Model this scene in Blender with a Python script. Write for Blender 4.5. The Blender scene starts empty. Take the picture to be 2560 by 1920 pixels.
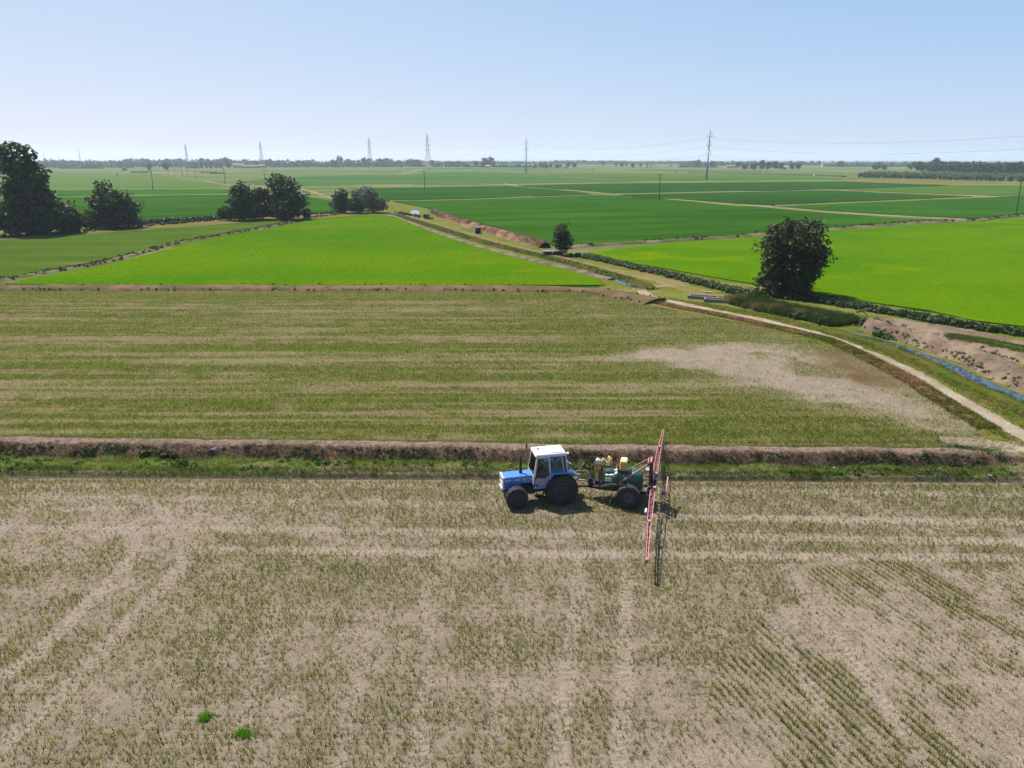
import bpy, bmesh, math, random
import numpy as np
from mathutils import Vector, Matrix

# ------------------------------------------------------------------ camera, sky, sun
SC = bpy.context.scene
COL = SC.collection
W0, H0, FPX = 2560.0, 1920.0, 1777.0
CAM_H = 17.0
PITCH = math.atan(561 / FPX)
cp, sp = math.cos(PITCH), math.sin(PITCH)
cam = bpy.data.cameras.new('camera')
cam.sensor_width = 36.0
cam.lens = 36.0 * FPX / W0
cam.clip_start = 0.5
cam.clip_end = 30000
camo = bpy.data.objects.new('camera', cam)
COL.objects.link(camo)
camo.location = (0, 0, CAM_H)
camo.rotation_euler = (math.pi / 2 - PITCH, 0, 0)
SC.camera = camo
SUN_EL = math.radians(56.5)
SUN_AZ = math.radians(-45)            # from +Y (view) towards -X
world = bpy.data.worlds.new('World')
SC.world = world
world.use_nodes = True
nt = world.node_tree
bg = nt.nodes['Background']
sky = nt.nodes.new('ShaderNodeTexSky')
sky.sky_type = 'NISHITA'
sky.sun_disc = False
sky.sun_elevation = SUN_EL
sky.sun_rotation = SUN_AZ
sky.altitude = 100
sky.air_density = 0.5
sky.dust_density = 1.0
sky.ozone_density = 6.0
# the camera's highlight shoulder on the bright hazy sky: x / (a + b x), per channel
ma = nt.nodes.new('ShaderNodeVectorMath')
ma.operation = 'MULTIPLY_ADD'
ma.inputs[1].default_value = (.16, .193, .188)
ma.inputs[2].default_value = (.48, .345, .198)
dv = nt.nodes.new('ShaderNodeVectorMath')
dv.operation = 'DIVIDE'
nt.links.new(sky.outputs[0], ma.inputs[0])
nt.links.new(sky.outputs[0], dv.inputs[0])
nt.links.new(ma.outputs[0], dv.inputs[1])
nt.links.new(dv.outputs[0], bg.inputs[0])
bg.inputs[1].default_value = 0.1
sl = bpy.data.lights.new('sun', 'SUN')
sl.energy = 5.0
sl.angle = math.radians(0.53)
sl.color = (1.0, 0.955, 0.89)
so = bpy.data.objects.new('sun', sl)
COL.objects.link(so)
sd = Vector((math.sin(SUN_AZ) * math.cos(SUN_EL), math.cos(SUN_AZ) * math.cos(SUN_EL), math.sin(SUN_EL)))
so.rotation_euler = sd.to_track_quat('Z', 'Y').to_euler()
so.location = sd * 60
SC.view_settings.view_transform = 'Standard'
SC.view_settings.look = 'None'
SC.view_settings.exposure = 1.0
SC.view_settings.gamma = 1.0
SC.view_settings.use_curve_mapping = False
SC.render.engine = 'CYCLES'
SC.cycles.volume_bounces = 1
SC.cycles.max_bounces = 6
SC.cycles.transparent_max_bounces = 8

# ------------------------------------------------------------------ helpers
G = 0.35                               # level of the land beyond the ditch; the near field is 0


def at(u, v, z=G):
    """ground point seen in the photograph at pixel u, v"""
    x = (u - 1280) / FPX
    y = (v - 960) / FPX
    t = (CAM_H - z) / (sp + y * cp)
    return (x * t, (cp - y * sp) * t, z)


def atl(pts, z=G):
    return np.array([at(u, v, z)[:2] for u, v in pts])


def hgt(u, vb, vt, z=G):
    """height of a thing standing at pixel (u, vb) whose top shows at row vt"""
    X, Y, _ = at(u, vb, z)
    y = (vt - 960) / FPX
    t = Y / (cp - y * sp)
    return CAM_H - t * (sp + y * cp) - z


def wid(u, vb, px, z=G):
    X, Y, _ = at(u, vb, z)
    return px * (Y * cp + (CAM_H - z) * sp) / FPX


def lin(c):
    c = np.asarray(c, float) / 255.0
    return np.where(c <= 0.04045, c / 12.92, ((c + 0.055) / 1.055) ** 2.4)


def A(r, g, b, k=0.33):
    return lin((r, g, b)) * k


def sm(a, b, x):
    t = np.clip((x - a) / (b - a), 0, 1)
    return t * t * (3 - 2 * t)


def vnoise(x, y, seed=0):
    xi, yi = np.floor(x), np.floor(y)
    fx, fy = x - xi, y - yi
    fx = fx * fx * (3 - 2 * fx)
    fy = fy * fy * (3 - 2 * fy)

    def h(a, b):
        s = np.sin(a * 127.1 + b * 311.7 + seed * 74.7) * 43758.5453
        return s - np.floor(s)
    return (h(xi, yi) * (1 - fx) + h(xi + 1, yi) * fx) * (1 - fy) + (h(xi, yi + 1) * (1 - fx) + h(xi + 1, yi + 1) * fx) * fy


def fbm(x, y, seed=0, o=4):
    s, a, t = 0, 1.0, 0
    for i in range(o):
        s = s + a * vnoise(x * 2 ** i + 17.3 * i, y * 2 ** i - 9.1 * i, seed + i)
        t += a
        a *= 0.5
    return s / t


def inpoly(x, y, poly):
    r = np.zeros(np.shape(x), bool)
    n = len(poly)
    for i in range(n):
        x0, y0 = poly[i]
        x1, y1 = poly[(i + 1) % n]
        c = ((y0 > y) != (y1 > y)) & (x < (x1 - x0) * (y - y0) / (y1 - y0 + 1e-12) + x0)
        r ^= c
    return r


def polydist(x, y, pts):
    """distance to a polyline, signed side offset and length along it"""
    best = np.full(np.shape(x), 1e9)
    sd_ = np.zeros(np.shape(x))
    al = np.zeros(np.shape(x))
    L = 0
    for (x0, y0), (x1, y1) in zip(pts[:-1], pts[1:]):
        dx, dy = x1 - x0, y1 - y0
        l = math.hypot(dx, dy)
        t = np.clip(((x - x0) * dx + (y - y0) * dy) / (l * l), 0, 1)
        ex, ey = x - x0 - t * dx, y - y0 - t * dy
        d = np.hypot(ex, ey)
        m = d < best
        best = np.where(m, d, best)
        sd_ = np.where(m, (-ex * dy + ey * dx) / l, sd_)
        al = np.where(m, L + t * l, al)
        L += l
    return best, sd_, al


def resample(pts, step):
    pts = np.asarray(pts, float)
    # Catmull-Rom through the points, then even steps
    P = np.vstack([2 * pts[0] - pts[1], pts, 2 * pts[-1] - pts[-2]])
    out = []
    for i in range(1, len(P) - 2):
        t = np.linspace(0, 1, 12, endpoint=False)[:, None]
        p0, p1, p2, p3 = P[i - 1], P[i], P[i + 1], P[i + 2]
        out.append(0.5 * (2 * p1 + (p2 - p0) * t + (2 * p0 - 5 * p1 + 4 * p2 - p3) * t ** 2 + (3 * p1 - p0 - 3 * p2 + p3) * t ** 3))
    out.append(pts[-1:])
    q = np.vstack(out)
    d = np.r_[0, np.cumsum(np.hypot(*np.diff(q, axis=0).T))]
    n = max(2, int(d[-1] / step) + 1)
    s = np.linspace(0, d[-1], n)
    r = np.c_[np.interp(s, d, q[:, 0]), np.interp(s, d, q[:, 1])]
    tg = np.gradient(r, axis=0)
    tg /= np.hypot(tg[:, 0], tg[:, 1])[:, None] + 1e-9
    return r, np.c_[-tg[:, 1], tg[:, 0]], s


def props(o, label=None, cat=None, group=None, kind=None):
    if label: o['label'] = label
    if cat: o['category'] = cat
    if group: o['group'] = group
    if kind: o['kind'] = kind
    return o


def mk(name, V, F, mat, parent=None, col=None, smooth=False):
    """fast mesh from numpy arrays; F is (n, k)"""
    V = np.asarray(V, np.float32)
    F = np.asarray(F, np.int32)
    me = bpy.data.meshes.new(name)
    n, k = F.shape
    me.vertices.add(len(V))
    me.vertices.foreach_set('co', V.ravel())
    me.loops.add(n * k)
    me.loops.foreach_set('vertex_index', F.ravel())
    me.polygons.add(n)
    me.polygons.foreach_set('loop_start', np.arange(0, n * k, k, dtype=np.int32))
    if smooth:
        me.polygons.foreach_set('use_smooth', np.ones(n, bool))
    if col is not None:
        a = me.color_attributes.new('col', 'FLOAT_COLOR', 'POINT')
        c4 = np.ones((len(V), 4), np.float32)
        c4[:, :3] = col
        a.data.foreach_set('color', c4.ravel())
    me.update(calc_edges=True)
    me.validate()
    if mat: me.materials.append(mat)
    o = bpy.data.objects.new(name, me)
    COL.objects.link(o)
    if parent: o.parent = parent
    return o


def empty(name, loc, rz=0, label=None, cat=None, group=None):
    o = bpy.data.objects.new(name, None)
    o.empty_display_size = 0.3
    COL.objects.link(o)
    o.location = loc
    o.rotation_euler = (0, 0, rz)
    return props(o, label, cat, group)


def copy_tree(o, parent=None):
    c = o.copy()
    COL.objects.link(c)
    if parent: c.parent = parent
    for ch in list(o.children):
        copy_tree(ch, c)
    return c


class MB:
    """collects simple shapes into one mesh"""
    def __init__(s):
        s.v, s.f = [], []

    def add(s, v, f):
        b = len(s.v)
        s.v += [tuple(p) for p in v]
        s.f += [tuple(i + b for i in q) for q in f]
        return s

    def hexa(s, p):
        return s.add(p, [(3, 2, 1, 0), (4, 5, 6, 7), (0, 1, 5, 4), (1, 2, 6, 5), (2, 3, 7, 6), (3, 0, 4, 7)])

    def box(s, x0, x1, y0, y1, z0, z1):
        return s.hexa([(x0, y0, z0), (x1, y0, z0), (x1, y1, z0), (x0, y1, z0), (x0, y0, z1), (x1, y0, z1), (x1, y1, z1), (x0, y1, z1)])

    def tube(s, p, q, r, n=6, r2=None):
        p, q = Vector(p), Vector(q)
        r2 = r if r2 is None else r2
        d = (q - p).normalized()
        a = d.orthogonal().normalized()
        b = d.cross(a)
        v = []
        for c, rr in ((p, r), (q, r2)):
            for i in range(n):
                t = 2 * math.pi * i / n
                v.append(c + (a * math.cos(t) + b * math.sin(t)) * rr)
        f = [(i, (i + 1) % n, n + (i + 1) % n, n + i) for i in range(n)]
        f += [tuple(range(n - 1, -1, -1)), tuple(range(n, 2 * n))]
        return s.add(v, f)

    def path(s, pts, r, n=6):
        for p, q in zip(pts[:-1], pts[1:]):
            s.tube(p, q, r, n)
        return s

    def bar(s, p, q, w, h=None):
        """square bar"""
        h = h or w
        p, q = Vector(p), Vector(q)
        d = (q - p).normalized()
        up = Vector((0, 0, 1)) if abs(d.z) < 0.95 else Vector((1, 0, 0))
        a = d.cross(up).normalized() * w / 2
        b = a.cross(d).normalized() * h / 2
        return s.hexa([p - a - b, p + a - b, p + a + b, p - a + b, q - a - b, q + a - b, q + a + b, q - a + b])

    def lathe(s, prof, n=24, c=(0, 0, 0), axis='y'):
        """prof: list of (radius, along axis)"""
        v, f = [], []
        for r, a in prof:
            for i in range(n):
                t = 2 * math.pi * i / n
                x, z = r * math.cos(t), r * math.sin(t)
                p = (x, a, z) if axis == 'y' else ((a, x, z) if axis == 'x' else (x, z, a))
                v.append((p[0] + c[0], p[1] + c[1], p[2] + c[2]))
        for k in range(len(prof) - 1):
            for i in range(n):
                j = (i + 1) % n
                f.append((k * n + i, k * n + j, (k + 1) * n + j, (k + 1) * n + i))
        return s.add(v, f)

    def prism(s, poly, y0, y1):
        """poly in x, z; extruded along y"""
        n = len(poly)
        v = [(x, y0, z) for x, z in poly] + [(x, y1, z) for x, z in poly]
        f = [(i, (i + 1) % n, n + (i + 1) % n, n + i) for i in range(n)]
        f += [tuple(range(n - 1, -1, -1)), tuple(range(n, 2 * n))]
        return s.add(v, f)

    def build(s, name, mat, parent=None, smooth=False, bevel=0, label=None):
        me = bpy.data.meshes.new(name)
        me.from_pydata(s.v, [], s.f)
        bm = bmesh.new()
        bm.from_mesh(me)
        bmesh.ops.recalc_face_normals(bm, faces=bm.faces)
        bm.to_mesh(me)
        bm.free()
        if mat: me.materials.append(mat)
        if smooth:
            for p in me.polygons: p.use_smooth = True
        o = bpy.data.objects.new(name, me)
        COL.objects.link(o)
        if parent: o.parent = parent
        if bevel:
            m = o.modifiers.new('bevel', 'BEVEL')
            m.width = bevel
            m.segments = 2
            m.limit_method = 'ANGLE'
        if label: o['label'] = label
        return o


# ------------------------------------------------------------------ materials
def nodes(name):
    m = bpy.data.materials.new(name)
    m.use_nodes = True
    t = m.node_tree
    return m, t, t.nodes['Principled BSDF'], t.nodes['Material Output']


def rgba(c):
    return (float(c[0]), float(c[1]), float(c[2]), 1)


def mat_attr(name, rough=0.9, bscale=0, bstr=0.3, bdist=0.05, trans=0.0, fine=0, finescale=10, spec=0.0):
    """base colour from the mesh's colour attribute"""
    m, t, b, out = nodes(name)
    a = t.nodes.new('ShaderNodeAttribute')
    a.attribute_name = 'col'
    src = a.outputs['Color']
    b.inputs['Roughness'].default_value = rough
    b.inputs['Specular IOR Level'].default_value = spec
    if fine:
        g = t.nodes.new('ShaderNodeNewGeometry')
        n = t.nodes.new('ShaderNodeTexNoise')
        n.inputs['Scale'].default_value = finescale
        n.inputs['Detail'].default_value = 5
        n.inputs['Roughness'].default_value = 0.7
        t.links.new(g.outputs['Position'], n.inputs['Vector'])
        mr = t.nodes.new('ShaderNodeMapRange')
        mr.inputs['From Min'].default_value = 0.3
        mr.inputs['From Max'].default_value = 0.7
        mr.inputs['To Min'].default_value = 1 - fine
        mr.inputs['To Max'].default_value = 1 + fine
        t.links.new(n.outputs['Fac'], mr.inputs['Value'])
        mx = t.nodes.new('ShaderNodeVectorMath')
        mx.operation = 'SCALE'
        t.links.new(src, mx.inputs[0])
        t.links.new(mr.outputs[0], mx.inputs['Scale'])
        src = mx.outputs[0]
    t.links.new(src, b.inputs['Base Color'])
    if bscale:
        g = t.nodes.new('ShaderNodeNewGeometry')
        n = t.nodes.new('ShaderNodeTexNoise')
        n.inputs['Scale'].default_value = bscale
        n.inputs['Detail'].default_value = 6
        n.inputs['Roughness'].default_value = 0.65
        t.links.new(g.outputs['Position'], n.inputs['Vector'])
        bu = t.nodes.new('ShaderNodeBump')
        bu.inputs['Strength'].default_value = bstr
        bu.inputs['Distance'].default_value = bdist
        t.links.new(n.outputs['Fac'], bu.inputs['Height'])
        t.links.new(bu.outputs[0], b.inputs['Normal'])
    if trans:
        tr = t.nodes.new('ShaderNodeBsdfTranslucent')
        t.links.new(src, tr.inputs['Color'])
        mix = t.nodes.new('ShaderNodeMixShader')
        mix.inputs[0].default_value = trans
        t.links.new(b.outputs[0], mix.inputs[1])
        t.links.new(tr.outputs[0], mix.inputs[2])
        t.links.new(mix.outputs[0], out.inputs['Surface'])
    return m


def mat_plain(name, c, rough=0.6, metal=0.0, spec=0.4, vary=0.12, scale=6, coat=0, bump=0):
    """paint, rubber, metal: one colour with a little wear and dust"""
    m, t, b, out = nodes(name)
    tc = t.nodes.new('ShaderNodeTexCoord')
    n = t.nodes.new('ShaderNodeTexNoise')
    n.inputs['Scale'].default_value = scale
    n.inputs['Detail'].default_value = 5
    n.inputs['Roughness'].default_value = 0.7
    t.links.new(tc.outputs['Object'], n.inputs['Vector'])
    cr = t.nodes.new('ShaderNodeValToRGB')
    cr.color_ramp.elements[0].position = 0.3
    cr.color_ramp.elements[1].position = 0.75
    c = np.asarray(c, float)
    cr.color_ramp.elements[0].color = rgba(c * (1 - vary))
    dust = np.array((0.3, 0.25, 0.2))
    cr.color_ramp.elements[1].color = rgba(c * (1 - vary) + dust * vary)
    t.links.new(n.outputs['Fac'], cr.inputs[0])
    t.links.new(cr.outputs[0], b.inputs['Base Color'])
    b.inputs['Roughness'].default_value = rough
    b.inputs['Metallic'].default_value = metal
    b.inputs['Specular IOR Level'].default_value = spec
    if coat: b.inputs['Coat Weight'].default_value = coat
    if bump:
        bu = t.nodes.new('ShaderNodeBump')
        bu.inputs['Strength'].default_value = bump
        bu.inputs['Distance'].default_value = 0.02
        t.links.new(n.outputs['Fac'], bu.inputs['Height'])
        t.links.new(bu.outputs[0], b.inputs['Normal'])
    return m


def mat_field(name, c1, c2, c3=None, rot=0.0, sx=0.02, sy=0.12, c3lo=0.62, fine=0.18, fscale=1.5, bump=0.35, bscale=2.5, bdist=0.3, trans=0):
    """crop canopy: two greens in long soft streaks, odd patches of a third, and a grain of leaves"""
    m, t, b, out = nodes(name)
    g = t.nodes.new('ShaderNodeNewGeometry')

    def noise(scale, det=4, ro=0.55, mp=None):
        n = t.nodes.new('ShaderNodeTexNoise')
        n.inputs['Scale'].default_value = scale
        n.inputs['Detail'].default_value = det
        n.inputs['Roughness'].default_value = ro
        t.links.new(mp if mp else g.outputs['Position'], n.inputs['Vector'])
        return n.outputs['Fac']

    def mapping(sx, sy, off=0):
        mp = t.nodes.new('ShaderNodeMapping')
        mp.vector_type = 'TEXTURE'
        mp.inputs['Rotation'].default_value = (0, 0, rot)
        mp.inputs['Location'].default_value = (off, off * 0.7, 0)
        mp.inputs['Scale'].default_value = (1 / sx, 1 / sy, 1)
        t.links.new(g.outputs['Position'], mp.inputs['Vector'])
        return mp.outputs[0]

    def ramp(f, lo, hi, ca, cb):
        cr = t.nodes.new('ShaderNodeValToRGB')
        cr.color_ramp.elements[0].position = lo
        cr.color_ramp.elements[1].position = hi
        cr.color_ramp.elements[0].color = rgba(ca)
        cr.color_ramp.elements[1].color = rgba(cb)
        t.links.new(f, cr.inputs[0])
        return cr.outputs[0]
    base = ramp(noise(1, 5, 0.6, mapping(sx, sy)), 0.39, 0.61, c1, c2)
    if c3 is not None:
        fac = ramp(noise(1, 4, 0.6, mapping(sx * 1.7, sy * 1.4, 53)), c3lo, c3lo + 0.14, (0, 0, 0), (1, 1, 1))
        mx = t.nodes.new('ShaderNodeMix')
        mx.data_type = 'RGBA'
        t.links.new(fac, mx.inputs['Factor'])
        t.links.new(base, mx.inputs['A'])
        mx.inputs['B'].default_value = rgba(c3)
        base = mx.outputs['Result']
    f = noise(fscale, 6, 0.75)
    mr = t.nodes.new('ShaderNodeMapRange')
    mr.inputs['From Min'].default_value = 0.3
    mr.inputs['From Max'].default_value = 0.7
    mr.inputs['To Min'].default_value = 1 - fine
    mr.inputs['To Max'].default_value = 1 + fine
    t.links.new(f, mr.inputs['Value'])
    vm = t.nodes.new('ShaderNodeVectorMath')
    vm.operation = 'SCALE'
    t.links.new(base, vm.inputs[0])
    t.links.new(mr.outputs[0], vm.inputs['Scale'])
    t.links.new(vm.outputs[0], b.inputs['Base Color'])
    b.inputs['Roughness'].default_value = 1.0
    b.inputs['Specular IOR Level'].default_value = 0.0
    if bump:
        bu = t.nodes.new('ShaderNodeBump')
        bu.inputs['Strength'].default_value = bump
        bu.inputs['Distance'].default_value = bdist
        t.links.new(noise(bscale, 4, 0.7), bu.inputs['Height'])
        t.links.new(bu.outputs[0], b.inputs['Normal'])
    return m


M = {}
M['soil'] = mat_attr('dry_soil', bscale=16, bstr=1.0, bdist=0.05, fine=0.30, finescale=13)
M['bank'] = mat_attr('bank_earth', bscale=5, bstr=0.9, bdist=0.12, fine=0.25, finescale=4)
M['blade'] = mat_attr('grass_blade', rough=0.7, trans=0.5, spec=0.03)
M['straw'] = mat_attr('straw_blade', rough=0.8, trans=0.15, spec=0.02)
M['leaf'] = mat_attr('tree_leaf', rough=0.6, trans=0.34, spec=0.3)
M['bark'] = mat_plain('bark', (0.09, 0.07, 0.05), 0.95, vary=0.3, scale=12, bump=0.6)
M['concrete'] = mat_plain('concrete', (0.17, 0.16, 0.145), 0.9, vary=0.35, scale=3, bump=0.4)
M['dark'] = mat_plain('dark_iron_and_shade', (0.02, 0.02, 0.02), 0.7, vary=0.1)  # dark iron; also painted shade that fills openings
M['wood_pole'] = mat_plain('pole_wood', (0.05, 0.045, 0.04), 0.9, vary=0.1)
M['steel'] = mat_plain('pylon_steel', (0.3, 0.31, 0.33), 0.55, metal=0.3, vary=0.1)

rng = np.random.default_rng(7)


# ------------------------------------------------------------------ scatter builders
def blades(name, P, h, w, col, k=4, spread=0.04, lean=0.35, mat='blade', parent=None, label=None, cat='grass', seed=1):
    """tufts of k thin triangular blades; P (n,3)"""
    r = np.random.default_rng(seed)
    n = len(P)
    P = np.repeat(P, k, 0)
    h = np.repeat(np.broadcast_to(h, n), k) * r.uniform(0.55, 1.1, n * k)
    w = np.repeat(np.broadcast_to(w, n), k) * r.uniform(0.7, 1.3, n * k)
    c = np.repeat(np.broadcast_to(col, (n, 3)), k, 0) * r.uniform(0.75, 1.25, (n * k, 1))
    a = r.uniform(0, 2 * np.pi, n * k)
    b = r.uniform(0, 2 * np.pi, n * k)
    base = P + np.c_[np.cos(a) * spread, np.sin(a) * spread, np.zeros(n * k)] * r.uniform(0, 1, (n * k, 1))
    d = np.c_[np.cos(b), np.sin(b), np.zeros(n * k)]
    ln = r.uniform(0, lean * 2, n * k)
    tip = base + np.c_[np.cos(a), np.sin(a), np.zeros(n * k)] * (h * ln)[:, None]
    tip[:, 2] += h
    V = np.empty((n * k, 3, 3))
    V[:, 0] = base - d * w[:, None] / 2
    V[:, 1] = base + d * w[:, None] / 2
    V[:, 2] = tip
    cc = np.repeat(c[:, None], 3, 1)
    o = mk(name, V.reshape(-1, 3), np.arange(n * k * 3).reshape(-1, 3), M[mat], parent, cc.reshape(-1, 3))
    if parent is None:
        props(o, label, cat, kind='stuff')
    return o


def leaf_cards(P, size, col, N=None, seed=0, flat=0.4, elong=1.6):
    """diamond shaped leaves at P with random tilt; N: outward direction"""
    r = np.random.default_rng(seed)
    n = len(P)
    nr = r.normal(size=(n, 3))
    nr /= np.linalg.norm(nr, axis=1)[:, None]
    if N is not None:
        nr = nr * (1 - flat) + N * flat
        nr /= np.linalg.norm(nr, axis=1)[:, None] + 1e-9
    t = r.normal(size=(n, 3))
    t -= (t * nr).sum(1)[:, None] * nr
    t /= np.linalg.norm(t, axis=1)[:, None] + 1e-9
    b = np.cross(nr, t)
    s = np.broadcast_to(size, n)[:, None] * r.uniform(0.6, 1.3, (n, 1))
    V = np.empty((n, 4, 3))
    V[:, 0] = P - t * s * elong / 2
    V[:, 1] = P + b * s / 2
    V[:, 2] = P + t * s * elong / 2
    V[:, 3] = P - b * s / 2
    c = np.broadcast_to(col, (n, 3)) * r.uniform(0.7, 1.3, (n, 1))
    return V.reshape(-1, 3), np.arange(n * 4).reshape(-1, 4), np.repeat(c[:, None], 4, 1).reshape(-1, 3)


def blob_points(blobs, n, seed, shell=0.5, rough=0.3, nclump=34):
    """points of a crown: lobes broken into leafy clumps with gaps between them"""
    r = np.random.default_rng(seed)
    B = np.asarray(blobs, float)
    vol = (B[:, 3] * B[:, 4] * B[:, 5]) ** .75
    nb = np.maximum(7, (nclump * len(B) * vol / vol.sum()).astype(int))
    C, R, D = [], [], []
    for b, k in zip(B, nb):
        d = r.normal(size=(k, 3))
        d /= np.linalg.norm(d, axis=1)[:, None]
        rad = r.uniform(.25, 1, k) ** .45 * r.uniform(.82, 1.06, k)
        C.append(b[:3] + d * rad[:, None] * b[3:6] * .92)
        R.append((b[3] * b[4] * b[5]) ** (1 / 3) * r.uniform(.2, .42, k))
        D.append(d)
    C, R, D = np.vstack(C), np.concatenate(R), np.vstack(D)
    idx = r.choice(len(C), n, p=R ** 2 / (R ** 2).sum())
    d = r.normal(size=(n, 3))
    d /= np.linalg.norm(d, axis=1)[:, None]
    rad = r.uniform(0, 1, n) ** shell + np.abs(r.normal(0, .12, n))
    P = C[idx] + d * (rad * R[idx])[:, None] * np.array((1.15, 1.15, .85))
    out = d * .6 + D[idx] * .6
    return P, out / (np.linalg.norm(out, axis=1)[:, None] + 1e-9), r.uniform(0, 1, len(C))[idx]


def trunk(name, h, r, limbs, mat, parent, seed=0, lean=(0, 0)):
    rn = random.Random(seed)
    m = MB()
    pts = [Vector((0, 0, -0.2))]
    n = 5
    for i in range(1, n + 1):
        f = i / n
        pts.append(Vector((lean[0] * f + rn.uniform(-.04, .04) * h * f, lean[1] * f + rn.uniform(-.04, .04) * h * f, h * f)))
    for i in range(n):
        m.tube(pts[i], pts[i + 1], r * (1 - i / n * .8), 8, r * (1 - (i + 1) / n * .8))
    for i in range(limbs):
        f = rn.uniform(.25, .95)
        k = min(n - 1, int(f * n))
        p = pts[k].lerp(pts[k + 1], f * n - k)
        a = rn.uniform(0, 2 * math.pi)
        l = h * rn.uniform(.25, .45) * (1.2 - f * .6)
        q = p + Vector((math.cos(a) * l * .35, math.sin(a) * l * .35, l * .5))
        e = q + Vector((math.cos(a + .5) * l * .25, math.sin(a + .5) * l * .25, l * .25))
        rr = r * (1 - f * .7) * .5
        m.tube(p, q, rr, 6, rr * .6)
        m.tube(q, e, rr * .6, 5, rr * .2)
    return m.build(name, mat, parent, smooth=True)


def tree(name, loc, blobs, n, leaf, c1, c2, label, cat='tree', group=None, th=None, tr=0.2, limbs=8, seed=0, shell=0.55, rough=0.35, stems=1, flat=0.4, nclump=52):
    root = empty(name, loc, 0, label, cat, group)
    B = np.asarray(blobs, float)
    P, d, cf = blob_points(blobs, n, seed, shell, rough, nclump)
    P[:, 2] = np.maximum(P[:, 2], 0.05)
    r = np.random.default_rng(seed + 5)
    f = np.clip(r.normal(0.15, 0.2, n) + .7 * cf, 0, 1)[:, None]
    col = np.asarray(c1) * (1 - f) + np.asarray(c2) * f
    N = d.copy()
    N[:, 2] += 0.5
    N /= np.linalg.norm(N, axis=1)[:, None]
    V, F, C = leaf_cards(P, leaf, col, N, seed, flat)
    mk('crown', V, F, M['leaf'], root, C)
    top = (B[:, 2] + B[:, 5]).max()
    for i in range(stems):
        t = trunk('trunk', (th or top * .8) * (1 - .1 * i), tr, limbs, M['bark'], root, seed + i, lean=((i - (stems - 1) / 2) * .5, .1 * i))
        if stems > 1: t.location = ((i - (stems - 1) / 2) * tr * 3.0, (i % 2) * tr * 2, 0)
    return root


def weeds(name, P, size, height, c1, c2, per, label, cat='weeds', seed=0, squash=1.0):
    """leafy clumps: per leaves in a low dome of given height round every point of P"""
    r = np.random.default_rng(seed)
    n = len(P)
    h = np.repeat(np.broadcast_to(height, n), per)
    Q = np.repeat(P, per, 0)
    d = r.normal(size=(n * per, 3))
    d /= np.linalg.norm(d, axis=1)[:, None]
    d[:, 2] = np.abs(d[:, 2])
    rad = r.uniform(0, 1, n * per) ** .5
    Q = Q + d * (rad * h)[:, None] * np.array((squash, squash, 1))
    f = np.repeat(r.uniform(0, 1, n), per)[:, None] * .6 + r.uniform(0, .4, (n * per, 1))
    col = np.asarray(c1) * (1 - f) + np.asarray(c2) * f
    V, F, C = leaf_cards(Q, size, col, d, seed, .3)
    o = mk(name, V, F, M['leaf'], None, C)
    return props(o, label, cat, kind='stuff')


def along(pts, n, width, seed=0, z=G, bias=0):
    """n random points in a band round a polyline"""
    r = np.random.default_rng(seed)
    q, nm, s = resample(pts, 0.5)
    i = r.integers(0, len(q), n)
    off = r.uniform(-.5, .5, n) * width + bias
    P = q[i] + nm[i] * off[:, None] + r.uniform(-.3, .3, (n, 2))
    return np.c_[P, np.full(n, z)]


def ribbon(name, pts, width, height, colf, step=0.6, nc=9, rough=0.06, z=G, prof=None, mat='bank', label=None, cat='bank', seed=0, kind='structure'):
    """a raised strip along a polyline: profile across, lumpy, coloured by colf(s, c, x, y)"""
    q, nm, s = resample(pts, step)
    c = np.linspace(-1, 1, nc)
    wd = np.interp(np.linspace(0, 1, len(q)), np.linspace(0, 1, len(np.atleast_1d(width))), np.atleast_1d(width)) if np.ndim(width) else np.full(len(q), width)
    wob = 1 + .25 * (fbm(s * .25, s * 0 + 3.1, seed + 3) - .5) * 2
    X = q[:, None, 0] + nm[:, None, 0] * c * (wd * wob)[:, None] / 2
    Y = q[:, None, 1] + nm[:, None, 1] * c * (wd * wob)[:, None] / 2
    p = prof(c) if prof else np.cos(c * np.pi / 2) ** .8
    Z = z - .02 + height * p[None, :] * (.7 + .6 * fbm(X * .35, Y * .35, seed)) + rough * (fbm(X * 1.7, Y * 1.7, seed + 9) - .4) * 2
    Z[:, 0] = z - .12
    Z[:, -1] = z - .12
    S_, C_ = np.meshgrid(s, c, indexing='ij')
    col = colf(S_, C_, X, Y)
    n0, n1 = X.shape
    i = np.arange(n0 - 1)[:, None] * n1 + np.arange(n1 - 1)[None, :]
    F = np.stack([i, i + 1, i + n1 + 1, i + n1], -1).reshape(-1, 4)[:, ::-1]
    o = mk(name, np.stack([X, Y, Z], -1).reshape(-1, 3), F, M[mat], None, col.reshape(-1, 3), smooth=True)
    return props(o, label, cat, kind=kind)


def two(ca, cb, sx=.6, lo=.35, hi=.65, seed=0):
    ca, cb = np.asarray(ca), np.asarray(cb)

    def f(s, c, x, y):
        k = sm(lo, hi, fbm(x * sx, y * sx, seed))[..., None]
        return ca * (1 - k) + cb * k
    return f


def sheet(name, px, z, mat, label=None, cat='field', thick=0.0, kind='structure'):
    """flat polygon given by photograph pixels, with a skirt if thick"""
    p = atl(px, z)
    n = len(p)
    V = [(x, y, z) for x, y in p]
    F = [tuple(range(n))]
    if thick:
        V += [(x, y, z - thick) for x, y in p]
        F += [(i, (i + 1) % n, n + (i + 1) % n, n + i) for i in range(n)]
    m = MB().add(V, F)
    o = m.build(name, mat)
    if o.data.polygons[0].normal.z < 0:
        o.data.flip_normals()
    return props(o, label, cat, kind=kind)

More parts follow.
